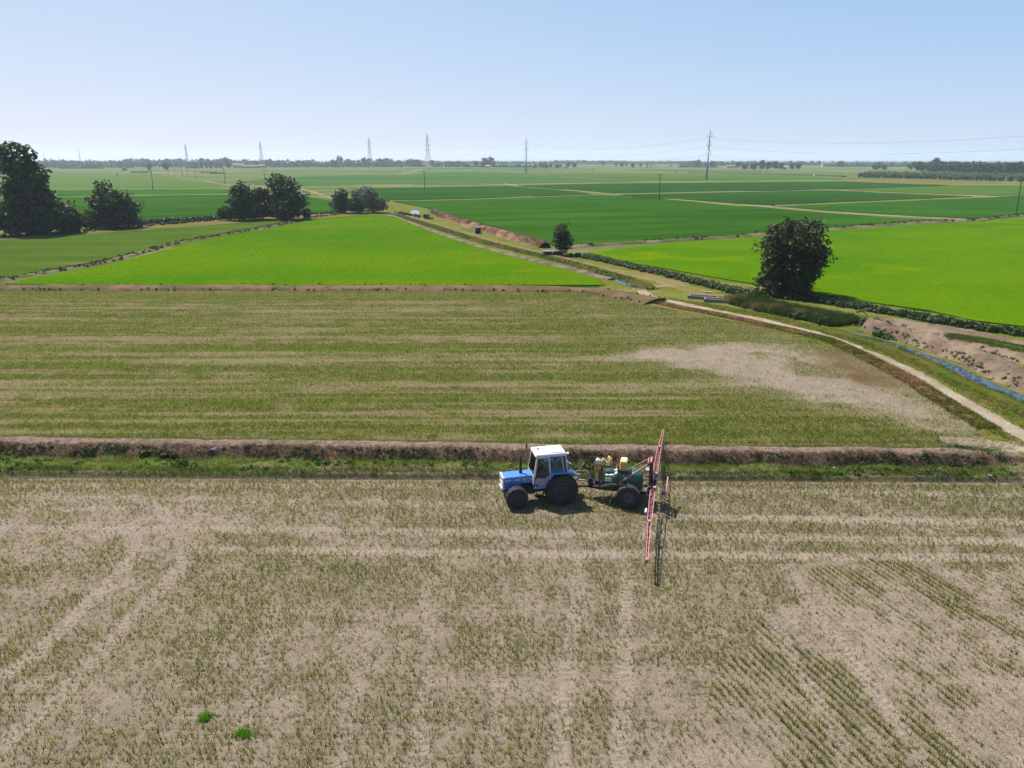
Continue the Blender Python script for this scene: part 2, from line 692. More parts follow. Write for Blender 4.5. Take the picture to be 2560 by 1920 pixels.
# ================================================================== THE GROUND
# base land beyond the ditch, out to the horizon
M['land'] = mat_field('far_land', A(92, 132, 62), A(132, 148, 86), A(184, 164, 126), rot=0.08, sx=.004, sy=.045, c3lo=.53, fine=.2, fscale=.4, bump=.2, bscale=1.2)
g_ = MB()
ring = [(-60, 43.2), (60, 41.0), (9000, 41.0), (14000, 14000), (-14000, 14000), (-9000, 43.2)]
g_.add([(x, y, G - .06) for x, y in ring], [tuple(range(len(ring)))])
props(g_.build('ground', M['land']), 'flat farmland running out to the hazy horizon', 'ground', kind='structure')
M['near_land'] = mat_field('near_land', A(168, 150, 134), A(140, 130, 104), sx=.3, sy=.3, fine=.15, bump=.3)
g_ = MB()
g_.add([(x, y, -.09) for x, y in [(-400, -150), (400, -150), (400, 37.5), (-400, 37.5)]], [(0, 1, 2, 3)])
props(g_.build('ground', M['near_land']), 'bare dry earth of the field under the tractor', 'ground', kind='structure')

# ---- lines of the ditch (world): near lip and far edge
L0 = atl([(0, 1197), (2533, 1210)], 0.0)
L1 = atl([(0, 1092), (2533, 1127)], G)


def lineY(L, x):
    return L[0, 1] + (x - L[0, 0]) * (L[1, 1] - L[0, 1]) / (L[1, 0] - L[0, 0])


# ---- near field: real clods, tyre tracks and thin rows of young rice
TR = [atl(t, 0) for t in (
    [(-300, 1214), (600, 1213), (1200, 1217), (1800, 1226), (2900, 1240)],
    [(-300, 1240), (300, 1246), (1250, 1262)],
    [(-300, 1278), (500, 1268), (1100, 1258)],
    [(1640, 1290), (2100, 1299), (2900, 1306)],
    [(-300, 1320), (600, 1322), (1200, 1331), (2100, 1346), (2900, 1360)],
    [(470, 1372), (1200, 1382), (2100, 1390), (2900, 1396)],
    [(330, 1243), (427, 1290), (462, 1345), (456, 1415), (369, 1502), (260, 1619), (152, 1732), (0, 1862), (-120, 1990)],
    [(320, 1315), (347, 1376), (300, 1430), (195, 1532), (87, 1632), (-20, 1712), (-200, 1850)],
    [(1448, 1395), (1435, 1550), (1412, 1700), (1385, 1990)],
    [(1560, 1395), (1562, 1550), (1560, 1700), (1538, 1990)],
    [(690, 1480), (640, 1700), (560, 1990)], [(905, 1540), (880, 1720), (835, 1990)], [(1078, 1440), (1065, 1650), (1040, 1990)], [(1245, 1520), (1243, 1700), (1240, 1990)],
    [(1800, 1330), (1930, 1560), (2140, 1920), (2200, 2020)], [(1900, 1330), (2060, 1560), (2290, 1870), (2380, 2000)])]
TRW = [.42, .4, .4, .5, .5, .42, .5, .5, .4, .4, .35, .35, .35, .35, .4, .4]
TRD = [.5, .5, .5, .7, .7, .75, .72, .75, .55, .6, .4, .45, .45, .4, .5, .5]
ROWZ = atl([(1560, 2050), (1680, 1850), (1790, 1730), (1960, 1560), (2080, 1415), (2240, 1402), (2900, 1380), (3300, 2050)], 0)
ra, rb = np.array(at(1780, 1770, 0)[:2]), np.array(at(1905, 1920, 0)[:2])
rdir = (rb - ra) / np.hypot(*(rb - ra))
rnor = np.array((-rdir[1], rdir[0]))


def track_mask(x, y):
    m = np.zeros(np.shape(x))
    chev = np.zeros(np.shape(x))
    for pts, w, dep in zip(TR, TRW, TRD):
        d, s, al = polydist(x, y, pts)
        k = (1 - sm(w * .5, w * .5 + .22, d)) * dep * (.45 + .75 * fbm(al * .35, d * 0 + w * 9 + dep, 31))
        k = np.clip(k, 0, 1)
        chev = np.where(k > m, np.sin(2 * np.pi * (al / .26 + d * 1.9)), chev)
        m = np.maximum(m, k)
    return m, chev


def veg_near(x, y, tm):
    zone = inpoly(x + 2.6 * (fbm(x * .3, y * .3, 88) - .5) * 2, y + 2.2 * (fbm(x * .3, y * .3, 89) - .5) * 2, ROWZ)
    st = fbm(x * .16, y * .75, 3)
    cl = fbm(x * .8, y * .8, 11)
    big = fbm(x * .09, y * .13, 5)
    ve = fbm(x * 1.0 + .12 * y, y * .07, 7)
    v = .12 + .78 * sm(.36, .62, .30 * st + .26 * cl + .2 * big + .24 * ve + .02)
    a = x * rdir[0] + y * rdir[1]
    b = x * rnor[0] + y * rnor[1]
    vz = .10 + .80 * sm(.47, .66, .30 * fbm(a * .9, b * 2.2, 23) + .7 * ( .6 * fbm(a * .35, b * .9, 21) + .4 * fbm(a * .12, b * .2, 22)) + .03)
    v = np.where(zone, vz, v)
    edge = 1 - sm(.8, 2.6, lineY(L0, x) - y)           # greener strip under the ditch lip
    v = np.maximum(v, edge * (.75 + .4 * fbm(x * .4, y * .6, 41)))
    return np.clip(v * (1 - .92 * tm), 0, 1), zone


res = .075
gx = np.arange(-31, 31, res)
gy = np.arange(13.2, 36.9, res)
X, Y = np.meshgrid(gx, gy)
Y = np.minimum(Y, lineY(L0, X) + .1)
tm, chev = track_mask(X, Y)
vg, zone = veg_near(X, Y, tm)
b_ = X * rnor[0] + Y * rnor[1]
Z = .05 * (fbm(X * 1.1, Y * 1.1, 1) - .5) + .055 * (fbm(X * 4.5, Y * 4.5, 2, 3) - .5) - .04 * tm + .055 * tm * chev
Z += np.where(zone, .018 * np.cos(2 * np.pi * b_ / .28), .008 * np.sin(2 * np.pi * Y / .3))
k = fbm(X * .35, Y * .6, 15)[..., None]
k2 = sm(.45, .7, fbm(X * 2.2, Y * 2.2, 16))[..., None]
c = A(186, 167, 146) * (1 - k) + A(206, 187, 166) * k
c = c * (1 - .16 * k2)
c = c * (1 - .35 * vg[..., None]) + A(132, 132, 84) * (.35 * vg[..., None])
tt = tm[..., None] * (.6 + .25 * chev[..., None])
c = c * (1 - tt) + A(220, 200, 180) * tt
n0, n1 = X.shape
i = np.arange(n0 - 1)[:, None] * n1 + np.arange(n1 - 1)[None, :]
F = np.stack([i, i + 1, i + n1 + 1, i + n1], -1).reshape(-1, 4)
props(mk('field', np.stack([X, Y, Z], -1).reshape(-1, 3), F, M['soil'], None, c.reshape(-1, 3), True),
      'dry pinkish soil of the near field with tyre tracks', 'field', kind='structure')

# seedlings of the near field
r = np.random.default_rng(2)
xs, ys = [], []
for row in np.arange(13.4, 36.8, .19):
    n = int(62 / .125)
    xs.append(np.linspace(-31, 31, n) + r.normal(0, .03, n))
    ys.append(np.full(n, row) + r.normal(0, .025, n))
x1, y1 = np.concatenate(xs), np.concatenate(ys)
xs, ys = [], []
ctr = ROWZ.mean(0)
ab = [(q @ rdir, q @ rnor) for q in ROWZ]
for row in np.arange(min(q[1] for q in ab) - 2, max(q[1] for q in ab) + 2, .28):
    n = int((max(q[0] for q in ab) - min(q[0] for q in ab)) / .06)
    a = np.linspace(min(q[0] for q in ab), max(q[0] for q in ab), n)
    p = a[:, None] * rdir + row * rnor
    xs.append(p[:, 0] + r.normal(0, .018, n))
    ys.append(p[:, 1] + r.normal(0, .018, n))
x2, y2 = np.concatenate(xs), np.concatenate(ys)
wz_ = lambda x, y: inpoly(x + 2.6 * (fbm(x * .3, y * .3, 88) - .5) * 2, y + 2.2 * (fbm(x * .3, y * .3, 89) - .5) * 2, ROWZ)
z1 = wz_(x1, y1)
x_ = np.r_[x1[~z1], x2]
y_ = np.r_[y1[~z1], y2]
z2 = np.r_[np.zeros((~z1).sum(), bool), wz_(x2, y2)]
keep = (y_ < lineY(L0, x_) - .05) & (y_ > 13.4) & (np.abs(x_) < y_ * .8 + 4.5) & (z2 | (np.arange(len(x_)) < (~z1).sum()))
x_, y_ = x_[keep], y_[keep]
tm_, _c = track_mask(x_, y_)
v_, zn = veg_near(x_, y_, tm_)
keep = r.uniform(0, 1, len(x_)) < np.where(zn, .06 + .9 * v_ ** 1.3, .08 + .84 * v_)
x_, y_, v_, zn = x_[keep], y_[keep], v_[keep], zn[keep]
n = len(x_)
f = np.clip(r.normal(.55, .3, n) - .3 * v_ + .1, 0, 1)[:, None]
col = A(98, 128, 14, .56) * (1 - f) + A(190, 170, 78, .56) * f
h_ = np.where(zn, .18, .17) * r.uniform(.6, 1.4, n) * (.8 + .5 * v_)
blades('rice_seedlings', np.c_[x_, y_, np.full(n, -.01)], h_, .026, col, k=6, spread=.055, lean=.3, label='thin rows of young rice plants on the dry near field', cat='rice', seed=3)
# low yellowish stubble between the rows
n = 34000
x_, y_ = r.uniform(-30, 30, n), r.uniform(13.5, 36.8, n)
ok = (np.abs(x_) < y_ * .8 + 3) & (y_ < lineY(L0, x_) - .2)
x_, y_ = x_[ok], y_[ok]
ok = track_mask(x_, y_)[0] < .45
x_, y_ = x_[ok], y_[ok]
fb_ = fbm(x_ * .3, y_ * .5, 77)[:, None]
blades('stubble', np.c_[x_, y_, np.full(len(x_), -.005)], .10, .024, A(176, 158, 84, .5) * fb_ + A(214, 196, 140, .5) * (1 - fb_), k=4, spread=.06, lean=.4, label='low yellowish stubble over the dry near field', cat='stubble', seed=17)
# pale dead straw lying between them
n = 70000
x_, y_ = r.uniform(-30, 30, n), r.uniform(13.5, 36.5, n)
ok = (np.abs(x_) < y_ * .8 + 3) & (y_ < lineY(L0, x_) - .2)
x_, y_ = x_[ok], y_[ok]
blades('straw_litter', np.c_[x_, y_, np.full(len(x_), .005)], .05, .016, A(226, 212, 180, .42), k=2, spread=.06, lean=1.6, mat='straw', label='short pale straw bits lying on the near field', cat='straw', seed=4)

# ---- the ditch: near lip, grassy shelf, ditch floor, tall dead bank, weedy top
nx = 1100
sx_ = np.linspace(-62, 62, nx)
ww = np.r_[np.linspace(0, .1, 6), np.linspace(.12, 1.0, 44)]
Xd = np.repeat(sx_[:, None], len(ww), 1)
Y0, Y1 = lineY(L0, sx_), lineY(L1, sx_)
wob = .35 * (fbm(sx_ * .3, sx_ * 0, 5) - .5)
Yd = Y0[:, None] + (Y1 - Y0)[:, None] * ww[None, :] + wob[:, None] * np.sin(np.pi * ww)[None, :]
pw = [0, .05, .09, .2, .34, .42, .52, .555, .59, .64, .70, .82, .92, 1]
ph = [-.03, .03, .22, .28, .25, .14, .07, .10, .26, .48, .62, .70, .56, .33]
H = np.interp(ww, pw, ph)[None, :]
endf = sm(25.5, 30.5, sx_)[:, None]
H = H * (1 - endf) + (.33 * sm(0, .3, ww)[None, :]) * endf
act = np.sin(np.pi * np.clip(ww, 0, 1))[None, :] ** .5
Zd = H + act * (.30 * (fbm(Xd * .7, Yd * .9, 7) - .5) + .16 * (fbm(Xd * 3, Yd * 3, 8) - .5)) * (1 - .6 * endf)
W_ = np.repeat(ww[None, :], nx, 0)
n1_ = fbm(Xd * .5, Yd * .9, 12)[..., None]
n2_ = fbm(Xd * 1.6, Yd * 2.2, 13)[..., None]


def band(a, b, s=.03):
    return (sm(a - s, a + s, W_) * (1 - sm(b - s, b + s, W_)))[..., None]


green_ = A(104, 128, 48) * (1 - n2_) + A(160, 152, 104) * n2_
soil_ = A(158, 138, 124)
c = green_ * 1.0
c = c + (A(134, 118, 104) - c) * band(-.2, .09) * (.5 + .5 * n1_)
c = c + (A(168, 150, 132) - c) * band(.1, .3) * sm(.45, .62, n1_)
c = c + (A(96, 86, 58) - c) * band(.53, .57) * .8  # foot of the bank darkened in colour for its shade
c = c + (A(208, 172, 140) * (1 - n2_) + A(160, 136, 108) * n2_ - c) * band(.55, .69)
c = c + (A(216, 186, 164) * (1 - n2_ * .35) - c) * band(.66, .93) * (.6 + .4 * sm(.3, .5, n1_))
c = c + (A(176, 160, 140) - c) * endf[..., None] * .7
n0, n1 = Xd.shape
i = np.arange(n0 - 1)[:, None] * n1 + np.arange(n1 - 1)[None, :]
F = np.stack([i, i + n1, i + n1 + 1, i + 1], -1).reshape(-1, 4)
props(mk('ditch_bank', np.stack([Xd, Yd, Zd], -1).reshape(-1, 3), F, M['bank'], None, c.reshape(-1, 3), True),
      'earth ditch with a dead brown bank behind the tractor', 'ditch', kind='structure')


def on_ditch(n, w0, w1, seed, keepf=None):
    r = np.random.default_rng(seed)
    x = r.uniform(-36, 31, n)
    w = r.uniform(w0, w1, n)
    ix = np.clip(((x + 62) / 124 * (nx - 1)).astype(int), 0, nx - 1)
    iw = np.clip(np.searchsorted(ww, w), 0, len(ww) - 1)
    P = np.c_[x, Yd[ix, iw], Zd[ix, iw] - .02]
    if keepf is not None:
        k = keepf(P[:, 0], P[:, 1], r) & (endf[ix, 0] < r.uniform(.3, 1.0, n))
        P = P[k]
    return P


def vary(n, ca, cb, seed, mu=.5, sd_=.3):
    f = np.clip(np.random.default_rng(seed).normal(mu, sd_, n), 0, 1)[:, None]
    return np.asarray(ca) * (1 - f) + np.asarray(cb) * f


P = on_ditch(30000, .13, .56, 1, lambda x, y, r: r.uniform(.1, .85, len(x)) < fbm(x * .35, y * .8, 50))
blades('ditch_grass', P, .2, .022, np.where((fbm(P[:, 0] * .6, P[:, 1] * 1.2, 57) > .52)[:, None], vary(len(P), A(112, 164, 26, .54), A(172, 184, 80, .54), 1), vary(len(P), A(78, 124, 26, .47), A(176, 164, 100, .47), 2)), k=4, spread=.08, label='bright green grass along the ditch floor', cat='grass', seed=5)
P = on_ditch(9000, .05, .2, 2, lambda x, y, r: r.uniform(.25, .8, len(x)) < fbm(x * .3, y * .8, 51))
blades('lip_grass', P, .2, .022, vary(len(P), A(70, 118, 24, .47), A(120, 135, 50, .47), 2), k=4, spread=.08, label='green grass hanging over the lip of the ditch', cat='grass', seed=6)
P = np.vstack([on_ditch(12000, .55, .70, 3), on_ditch(2600, .3, .56, 33, lambda x, y, r: fbm(x * .4, y * .8, 55) > .56), on_ditch(1800, .08, .2, 34, lambda x, y, r: fbm(x * .5, y * .8, 56) > .5)])
blades('dead_stalks', P, .17, .022, vary(len(P), A(176, 128, 88), A(226, 198, 166), 3, .5), k=4, spread=.1, lean=.7, mat='straw', label='dead brown and pinkish stalks on the ditch bank', cat='straw', seed=7)
P = on_ditch(20000, .66, .93, 4)
blades('cut_straw', P, .06, .022, vary(len(P), A(214, 186, 170), A(176, 150, 132), 4), k=3, spread=.12, lean=1.2, mat='straw', label='cut pinkish straw along the crest of the ditch bank', cat='straw', seed=8)
P = on_ditch(9000, .9, 1.0, 5, lambda x, y, r: r.uniform(.2, .7, len(x)) < fbm(x * .5, y * .5, 52))
blades('crest_grass', P, .16, .022, vary(len(P), A(90, 128, 32, .47), A(150, 158, 80, .47), 5), k=4, spread=.08, label='light green grass behind the crest of the ditch bank', cat='grass', seed=9)
P = on_ditch(1300, .52, .66, 6, lambda x, y, r: r.uniform(.44, .70, len(x)) < fbm(x * .3, y * .5, 53))
weeds('bank_weeds', P, .08, np.random.default_rng(6).uniform(.07, .2, len(P)), A(62, 92, 30), A(124, 146, 70), 22, 'dark leafy weeds creeping up the ditch bank', seed=10)
P = on_ditch(420, .1, .5, 7, lambda x, y, r: r.uniform(.4, .75, len(x)) < fbm(x * .35, y * .5, 54))
weeds('shelf_weeds', P, .09, .22, A(50, 92, 26), A(100, 140, 50), 26, 'leafy green weeds on the grassy shelf of the ditch', seed=11)
pts = []
for (u, v, s_) in ((200, 1124, .6), (225, 1120, .6), (232, 1127, .5), (380, 1133, .5), (400, 1130, .5), (425, 1134, .45), (455, 1160, .5), (475, 1163, .4), (2440, 1140, .7), (2470, 1142, .8), (2500, 1145, .7), (2380, 1125, .7), (2350, 1130, .6), (2410, 1128, .6), (1075, 1092, .35)):
    x, y, _ = at(u, v, .3)
    for j in range(3):
        pts.append((x + rng.normal(0, .25), y + rng.normal(0, .2), .15, s_))
pts = np.array(pts)
weeds('ditch_bushes', pts[:, :3], .11, pts[:, 3] * .75, A(38, 72, 24), A(78, 118, 40), 70, 'low dark green bushes in the ditch', seed=12)

# concrete pipe mouth in the bank, towards the frame's edge
x, y, _ = at(533, 1140, .12)
pr = empty('culvert_pipe', (x, y + .25, -.06), -.12, 'grey concrete pipe end with a black mouth poking out of the ditch bank', 'pipe')
m = MB()
m.lathe([(.24, -.3), (.24, .9), (.285, .9), (.285, -.3), (.24, -.3)], 20, (0, 0, .34), 'y')
m.build('pipe_wall', M['concrete'], pr, True)
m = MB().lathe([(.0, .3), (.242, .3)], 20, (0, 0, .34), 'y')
m.build('pipe_shade_disc', M['dark'], pr)  # dark disc standing in for the shade inside the pipe
for nm_, (u, v), sc_ in (('stone', (1275, 1162), .13), ('stone', (2085, 1173), .16), ('stone', (2350, 1175), .2), ('stone', (2475, 1192), .2)):
    x, y, _ = at(u, v, .25)
    m = MB().box(-.5, .5, -.35, .35, -.25, .25)
    o = m.build(nm_, M['concrete'], None, bevel=.12)
    o.location = (x, y, .33)
    o.scale = (sc_, sc_, sc_ * .8)
    o.rotation_euler = (.1, .15, u)
    props(o, {1275: 'pale stone lying in the ditch grass ahead of the tractor', 2085: 'pale flat stone in the ditch beyond the spray boom', 2350: 'pale stone in tall ditch grass by the bushes', 2475: 'pale grey stone where the ditch meets the path'}[u], 'stone')

# ---- middle field: patchy green seedlings over pale soil
BARE = atl([(1806, 850), (1900, 848), (2000, 858), (2060, 885), (2170, 920), (2260, 960), (2360, 1018), (2480, 1085), (2430, 1100), (2300, 1070), (2164, 1024), (2013, 1007), (1967, 984), (1850, 984), (1806, 943), (1678, 914), (1597, 897), (1493, 897), (1540, 880), (1713, 866)])
GRN = [atl(p) for p in (
    [(1806, 960), (1960, 985), (1975, 1052), (1860, 1045), (1780, 1000)],
    [(1960, 1030), (2080, 1060), (2260, 1085), (2400, 1105), (2300, 1115), (2000, 1100), (1880, 1075)],
    [(1290, 770), (1420, 760), (1470, 800), (1580, 850), (1570, 880), (1380, 865), (1420, 830), (1270, 800)],
    [(1500, 905), (1650, 912), (1680, 940), (1560, 945), (1380, 925)],
    [(1480, 740), (1660, 775), (1900, 825), (2060, 866), (2030, 880), (1800, 848), (1640, 812), (1500, 770)])]
MUD = atl([(2048, 868), (2085, 872), (2140, 905), (2200, 932), (2258, 966), (2200, 968), (2130, 945), (2080, 925), (2055, 895)])
MF = atl([(-500, 727), (1210, 727), (1390, 728), (1500, 735), (1600, 757), (1700, 778), (1830, 803), (1920, 820), (2000, 838), (2068, 853), (2133, 882), (2198, 915), (2279, 957), (2328, 990), (2465, 1073), (2540, 1115), (2540, 1128), (1280, 1112), (0, 1093), (-500, 1086)])


def veg_mid(x, y):
    v = sm(.40, .60, .24 * fbm(x * .05, y * .42, 61) + .26 * fbm(x * .05, y * 1.5, 68) + .28 * fbm(x * .04, y * 3.2, 69) + .22 * fbm(x * .5, y * 1.2, 62) + .03)
    v = .18 + .82 * v
    far = sm(80, 93, y)
    v = np.maximum(v, far * (.5 + .45 * fbm(x * .05, y * .3, 63)))
    wx = x + 1.8 * (fbm(x * .5, y * .5, 66) - .5) * 2
    wy = y + 1.6 * (fbm(x * .5 + 9, y * .5, 67) - .5) * 2
    def soft(poly, rad):
        t = 0
        for q, (ox, oy) in enumerate(((0, 0), (1, .25), (-1, .2), (.5, -.8), (-.5, .8), (1.7, .5), (-1.7, -.4))):
            t = t + inpoly(wx + ox * rad + .8 * rad * (fbm(x * .8, y * .8, 90 + q) - .5), wy + oy * rad * .6, poly)
        return t / 7.0
    b = soft(BARE, 1.5)
    bv = .08 + .55 * sm(.56, .72, fbm(x * .25 - y * .1, y * .25 + x * .12, 64))
    v = v * (1 - b) + bv * b
    for g_ in GRN:
        gs = soft(g_, 1.4)
        v = v * (1 - gs) + np.maximum(v, .66 + .3 * fbm(x * .4, y * .9, 65)) * gs
    mud = soft(MUD, .9) ** .8
    # faint paler wheel lines along the field
    for yy in (52.5, 60.3, 68.0, 77.0):
        v = v * (1 - .45 * np.exp(-((y - yy - .02 * x) / .5) ** 2))
    return v * (1 - mud), b, mud


gx = np.arange(-85, 40, .3)
gy = np.arange(38, 97, .16)
X, Y = np.meshgrid(gx, gy)
v, b, mud = veg_mid(X, Y)
k = fbm(X * .12, Y * .5, 71)[..., None]
k2 = fbm(X * 1.5, Y * 1.5, 72)[..., None]
c = A(162, 144, 110) * (1 - k) + A(180, 162, 132) * k
bb = b[..., None]
c = c * (1 - bb) + A(192, 174, 154) * (.78 + .4 * k2) * bb
vv = v[..., None]
c = c * (1 - .7 * vv) + (A(116, 130, 48) * (.8 + .4 * k2)) * (.7 * vv)
mk_ = mud[..., None]
c = c * (1 - mk_) + A(136, 110, 72) * (.72 + .45 * fbm(X * .7, Y * .35, 73)[..., None]) * mk_
Z = G - .01 + .05 * (fbm(X * 1.2, Y * 1.2, 74) - .5)
n0, n1 = X.shape
i = np.arange(n0 - 1)[:, None] * n1 + np.arange(n1 - 1)[None, :]
F = np.stack([i, i + 1, i + n1 + 1, i + n1], -1).reshape(-1, 4)
xc, yc = X[:-1, :-1].ravel(), Y[:-1, :-1].ravel()
F = F[inpoly(xc, yc, MF)]
props(mk('field', np.stack([X, Y, Z], -1).reshape(-1, 3), F, M['soil'], None, c.reshape(-1, 3), True),
      'patchy green and bare middle field beyond the ditch', 'field', kind='structure')
r = np.random.default_rng(12)
n = 420000
y_ = 39 + (96 - 39) * r.uniform(0, 1, n) ** 1.1
x_ = r.uniform(-1, 1, n) * (y_ * .8 + 5)
y_ = np.round(y_ / .22) * .22 + r.normal(0, .035, n)
ok = inpoly(x_, y_, MF)
x_, y_ = x_[ok], y_[ok]
v_, b_, m_ = veg_mid(x_, y_)
ok = r.uniform(0, 1, len(x_)) < v_
x_, y_, v_ = x_[ok], y_[ok], v_[ok]
n = len(x_)
f = np.clip(r.normal(.5, .28, n) - .45 * (v_ - .4), 0, 1)[:, None]
col = A(92, 126, 14, .6) * (1 - f) + A(184, 170, 76, .6) * f
blades('rice_seedlings', np.c_[x_, y_, np.full(n, G - .02)], .17 * r.uniform(.7, 1.3, n), .026, col, k=3, spread=.07, lean=.3, label='young rice covering the middle field in uneven streaks', cat='rice', seed=13)

# ---- rice fields and bunds farther out (pixel outlines -> ground)
LIME1, LIME2, LIME3 = A(96, 150, 8), A(118, 160, 8), A(138, 168, 10)
M['lime'] = mat_field('bright_rice', LIME1, LIME2, LIME3, rot=.12, sx=.025, sy=.05, c3lo=.55, fine=.22, fscale=1.6, bump=.4, bscale=3, bdist=.2)
M['dkgreen'] = mat_field('tall_rice', A(56, 102, 26), A(76, 128, 34), A(98, 144, 42), rot=.35, sx=.012, sy=.09, c3lo=.66, fine=.14, fscale=1.2, bump=.3, bscale=2, bdist=.2)
M['dkgreen2'] = mat_field('dark_rice', A(52, 96, 32), A(68, 116, 38), rot=.2, sx=.01, sy=.06, fine=.12, fscale=1.0, bump=.3, bscale=2, bdist=.2)
M['midgreen'] = mat_field('mid_rice', A(56, 108, 34), A(76, 126, 40), A(126, 150, 40), rot=-.2, sx=.012, sy=.07, c3lo=.64, fine=.12, fscale=1.0, bump=.3, bscale=2, bdist=.2)
M['yelgreen'] = mat_field('yellow_rice', A(88, 132, 50), A(110, 144, 56), rot=-.2, sx=.01, sy=.05, fine=.12, fscale=.8, bump=.2, bscale=2)
M['olive'] = mat_field('olive_rice', A(82, 116, 34), A(108, 132, 48), A(142, 142, 74), rot=.14, sx=.02, sy=.16, c3lo=.58, fine=.16, fscale=1.4, bump=.3, bscale=2.5, bdist=.15)
M['pale'] = mat_field('pale_rice', A(108, 140, 66), A(124, 150, 78), A(140, 148, 96), rot=.05, sx=.006, sy=.03, c3lo=.6, fine=.1, fscale=.5, bump=.15, bscale=1.5)
M['strip'] = mat_field('strip_rice', A(60, 122, 30), A(76, 132, 36), rot=.05, sx=.02, sy=.05, fine=.12, fscale=.9, bump=.2, bscale=2)
M['farg'] = mat_field('far_rice', A(84, 126, 62), A(100, 138, 70), A(134, 146, 92), rot=.05, sx=.004, sy=.02, c3lo=.6, fine=.1, fscale=.4, bump=.1, bscale=1)
M['tanland'] = mat_field('dry_grass', A(158, 138, 92), A(130, 140, 70), A(186, 158, 122), rot=.6, sx=.09, sy=.12, fine=.2, fscale=1.5, bump=.4, bscale=2.5, bdist=.2)
M['verge'] = mat_field('verge', A(124, 138, 52), A(150, 152, 78), A(178, 154, 104), rot=-.6, sx=.06, sy=.25, c3lo=.55, fine=.25, fscale=1.2, bump=.5, bscale=2.2, bdist=.2)

sheet('rice_field', [(16, 710), (30, 706), (90, 692), (240, 668), (360, 638), (480, 607), (580, 588), (690, 568), (760, 553), (830, 543), (925, 538), (985, 541), (1025, 557), (1070, 577), (1168, 610), (1265, 637), (1363, 661), (1428, 677), (1487, 694), (1510, 712), (800, 713), (300, 713)], G + .16, M['lime'], 'bright lime green rice field shaped like a wedge between the tracks', thick=.25)
sheet('rice_field', [(1472, 631), (1600, 616), (1680, 606), (1840, 596), (1912, 589), (2122, 574), (2266, 563), (2447, 554), (2530, 546), (2560, 542), (3100, 520), (3300, 950), (2760, 862), (2560, 815), (2439, 801), (2328, 776), (2198, 758), (2100, 743), (2035, 731), (1930, 716), (1800, 695), (1660, 670), (1591, 659), (1515, 642)], G + .16, M['lime'], 'bright lime green rice field behind the lone round tree', thick=.25)
sheet('rice_field', [(985, 503), (1200, 499), (1478, 488), (1543, 489), (1640, 495), (1840, 515), (1905, 518), (2085, 534), (2266, 546), (2411, 551), (2266, 555), (2122, 566), (1912, 581), (1840, 589), (1660, 600), (1500, 609), (1432, 616), (1392, 613), (1300, 588), (1240, 566), (1195, 556), (1120, 535), (1060, 517)], G + .2, M['dkgreen'], 'large dark green rice field crossed by the wooden pole', thick=.3)
sheet('rice_field', [(925, 470), (1272, 465), (1445, 479), (1475, 485), (1200, 495), (985, 500), (950, 492), (880, 480)], G + .2, M['dkgreen2'], 'deep green rice field behind the large dark field', thick=.3)
sheet('rice_field', [(1294, 464), (1524, 459), (1840, 456), (2107, 454), (2375, 463), (2114, 471), (2060, 473), (1760, 479), (1540, 484), (1447, 476)], G + .2, M['dkgreen2'], 'deep green field strip along the long pale road', thick=.3)
sheet('rice_field', [(1545, 487), (1760, 482), (2060, 476), (2136, 479), (2266, 485), (2430, 491), (2266, 498), (1934, 511), (1840, 508), (1640, 494)], G + .2, M['dkgreen2'], 'narrow deep green field between two thin bunds', thick=.3)
sheet('rice_field', [(1936, 516), (2266, 502), (2483, 493), (2560, 487), (3100, 470), (3100, 512), (2560, 533), (2447, 546), (2266, 538), (2085, 527)], G + .2, M['midgreen'], 'green field with yellow streaks by the leaning pole', thick=.3)
sheet('rice_field', [(2116, 472), (2375, 464), (2560, 464), (3100, 458), (3100, 468), (2560, 484), (2483, 489), (2300, 482), (2138, 475)], G + .2, M['yelgreen'], 'yellow green field in front of the sapling plantation', thick=.3)
sheet('rice_field', [(-500, 690), (-400, 600), (0, 600), (200, 586), (345, 575), (520, 563), (700, 549), (760, 546), (690, 558), (580, 578), (480, 597), (360, 626), (230, 655), (80, 681), (-20, 698), (-300, 760)], G + .08, M['olive'], 'streaky olive green field in front of the tree row', thick=.2)
sheet('rice_field', [(-700, 499), (0, 496), (240, 492), (400, 489), (590, 487), (720, 483), (800, 497), (850, 508), (900, 520), (840, 530), (720, 537), (560, 546), (360, 555), (0, 574), (-700, 600)], G + .2, M['dkgreen'], 'dark green rice field behind the tree row', thick=.3)
sheet('rice_field', [(-700, 481), (0, 478), (240, 475), (590, 473), (730, 475), (715, 481), (590, 484), (400, 486), (240, 488), (0, 491), (-700, 495)], G + .2, M['strip'], 'thin vivid green field strip beyond the tree row', thick=.3)
sheet('rice_field', [(-900, 440), (0, 433), (160, 431), (330, 434), (440, 441), (500, 450), (580, 464), (600, 471), (240, 473), (0, 476), (-900, 482)], G + .1, M['pale'], 'wide pale green field dotted with a crooked row of poles', thick=.2)
sheet('rice_field', [(610, 452), (700, 444), (900, 437), (1000, 438), (1110, 430), (1270, 431), (1330, 436), (1420, 444), (1540, 450), (1620, 452), (1524, 455), (1276, 459), (1100, 461), (907, 462), (740, 465), (640, 462)], G + .1, M['farg'], 'far green rice field around the pole of the power line', thick=.2)
sheet('rice_field', [(1330, 432), (1640, 434), (1840, 437), (2000, 441), (2100, 446), (2107, 450), (1840, 452), (1700, 451), (1560, 447), (1440, 441)], G + .1, M['yelgreen'], 'pale green field around the foot of the tall steel pole', thick=.2)
sheet('dry_ground', [(-200, 596), (0, 588), (200, 577), (345, 566), (500, 555), (640, 544), (800, 533), (900, 530), (930, 535), (760, 550), (690, 551), (520, 566), (345, 580), (200, 592), (0, 606), (-200, 616)], G + .02, M['tanland'], 'dry brown strip of ground under the tree row', 'ground')
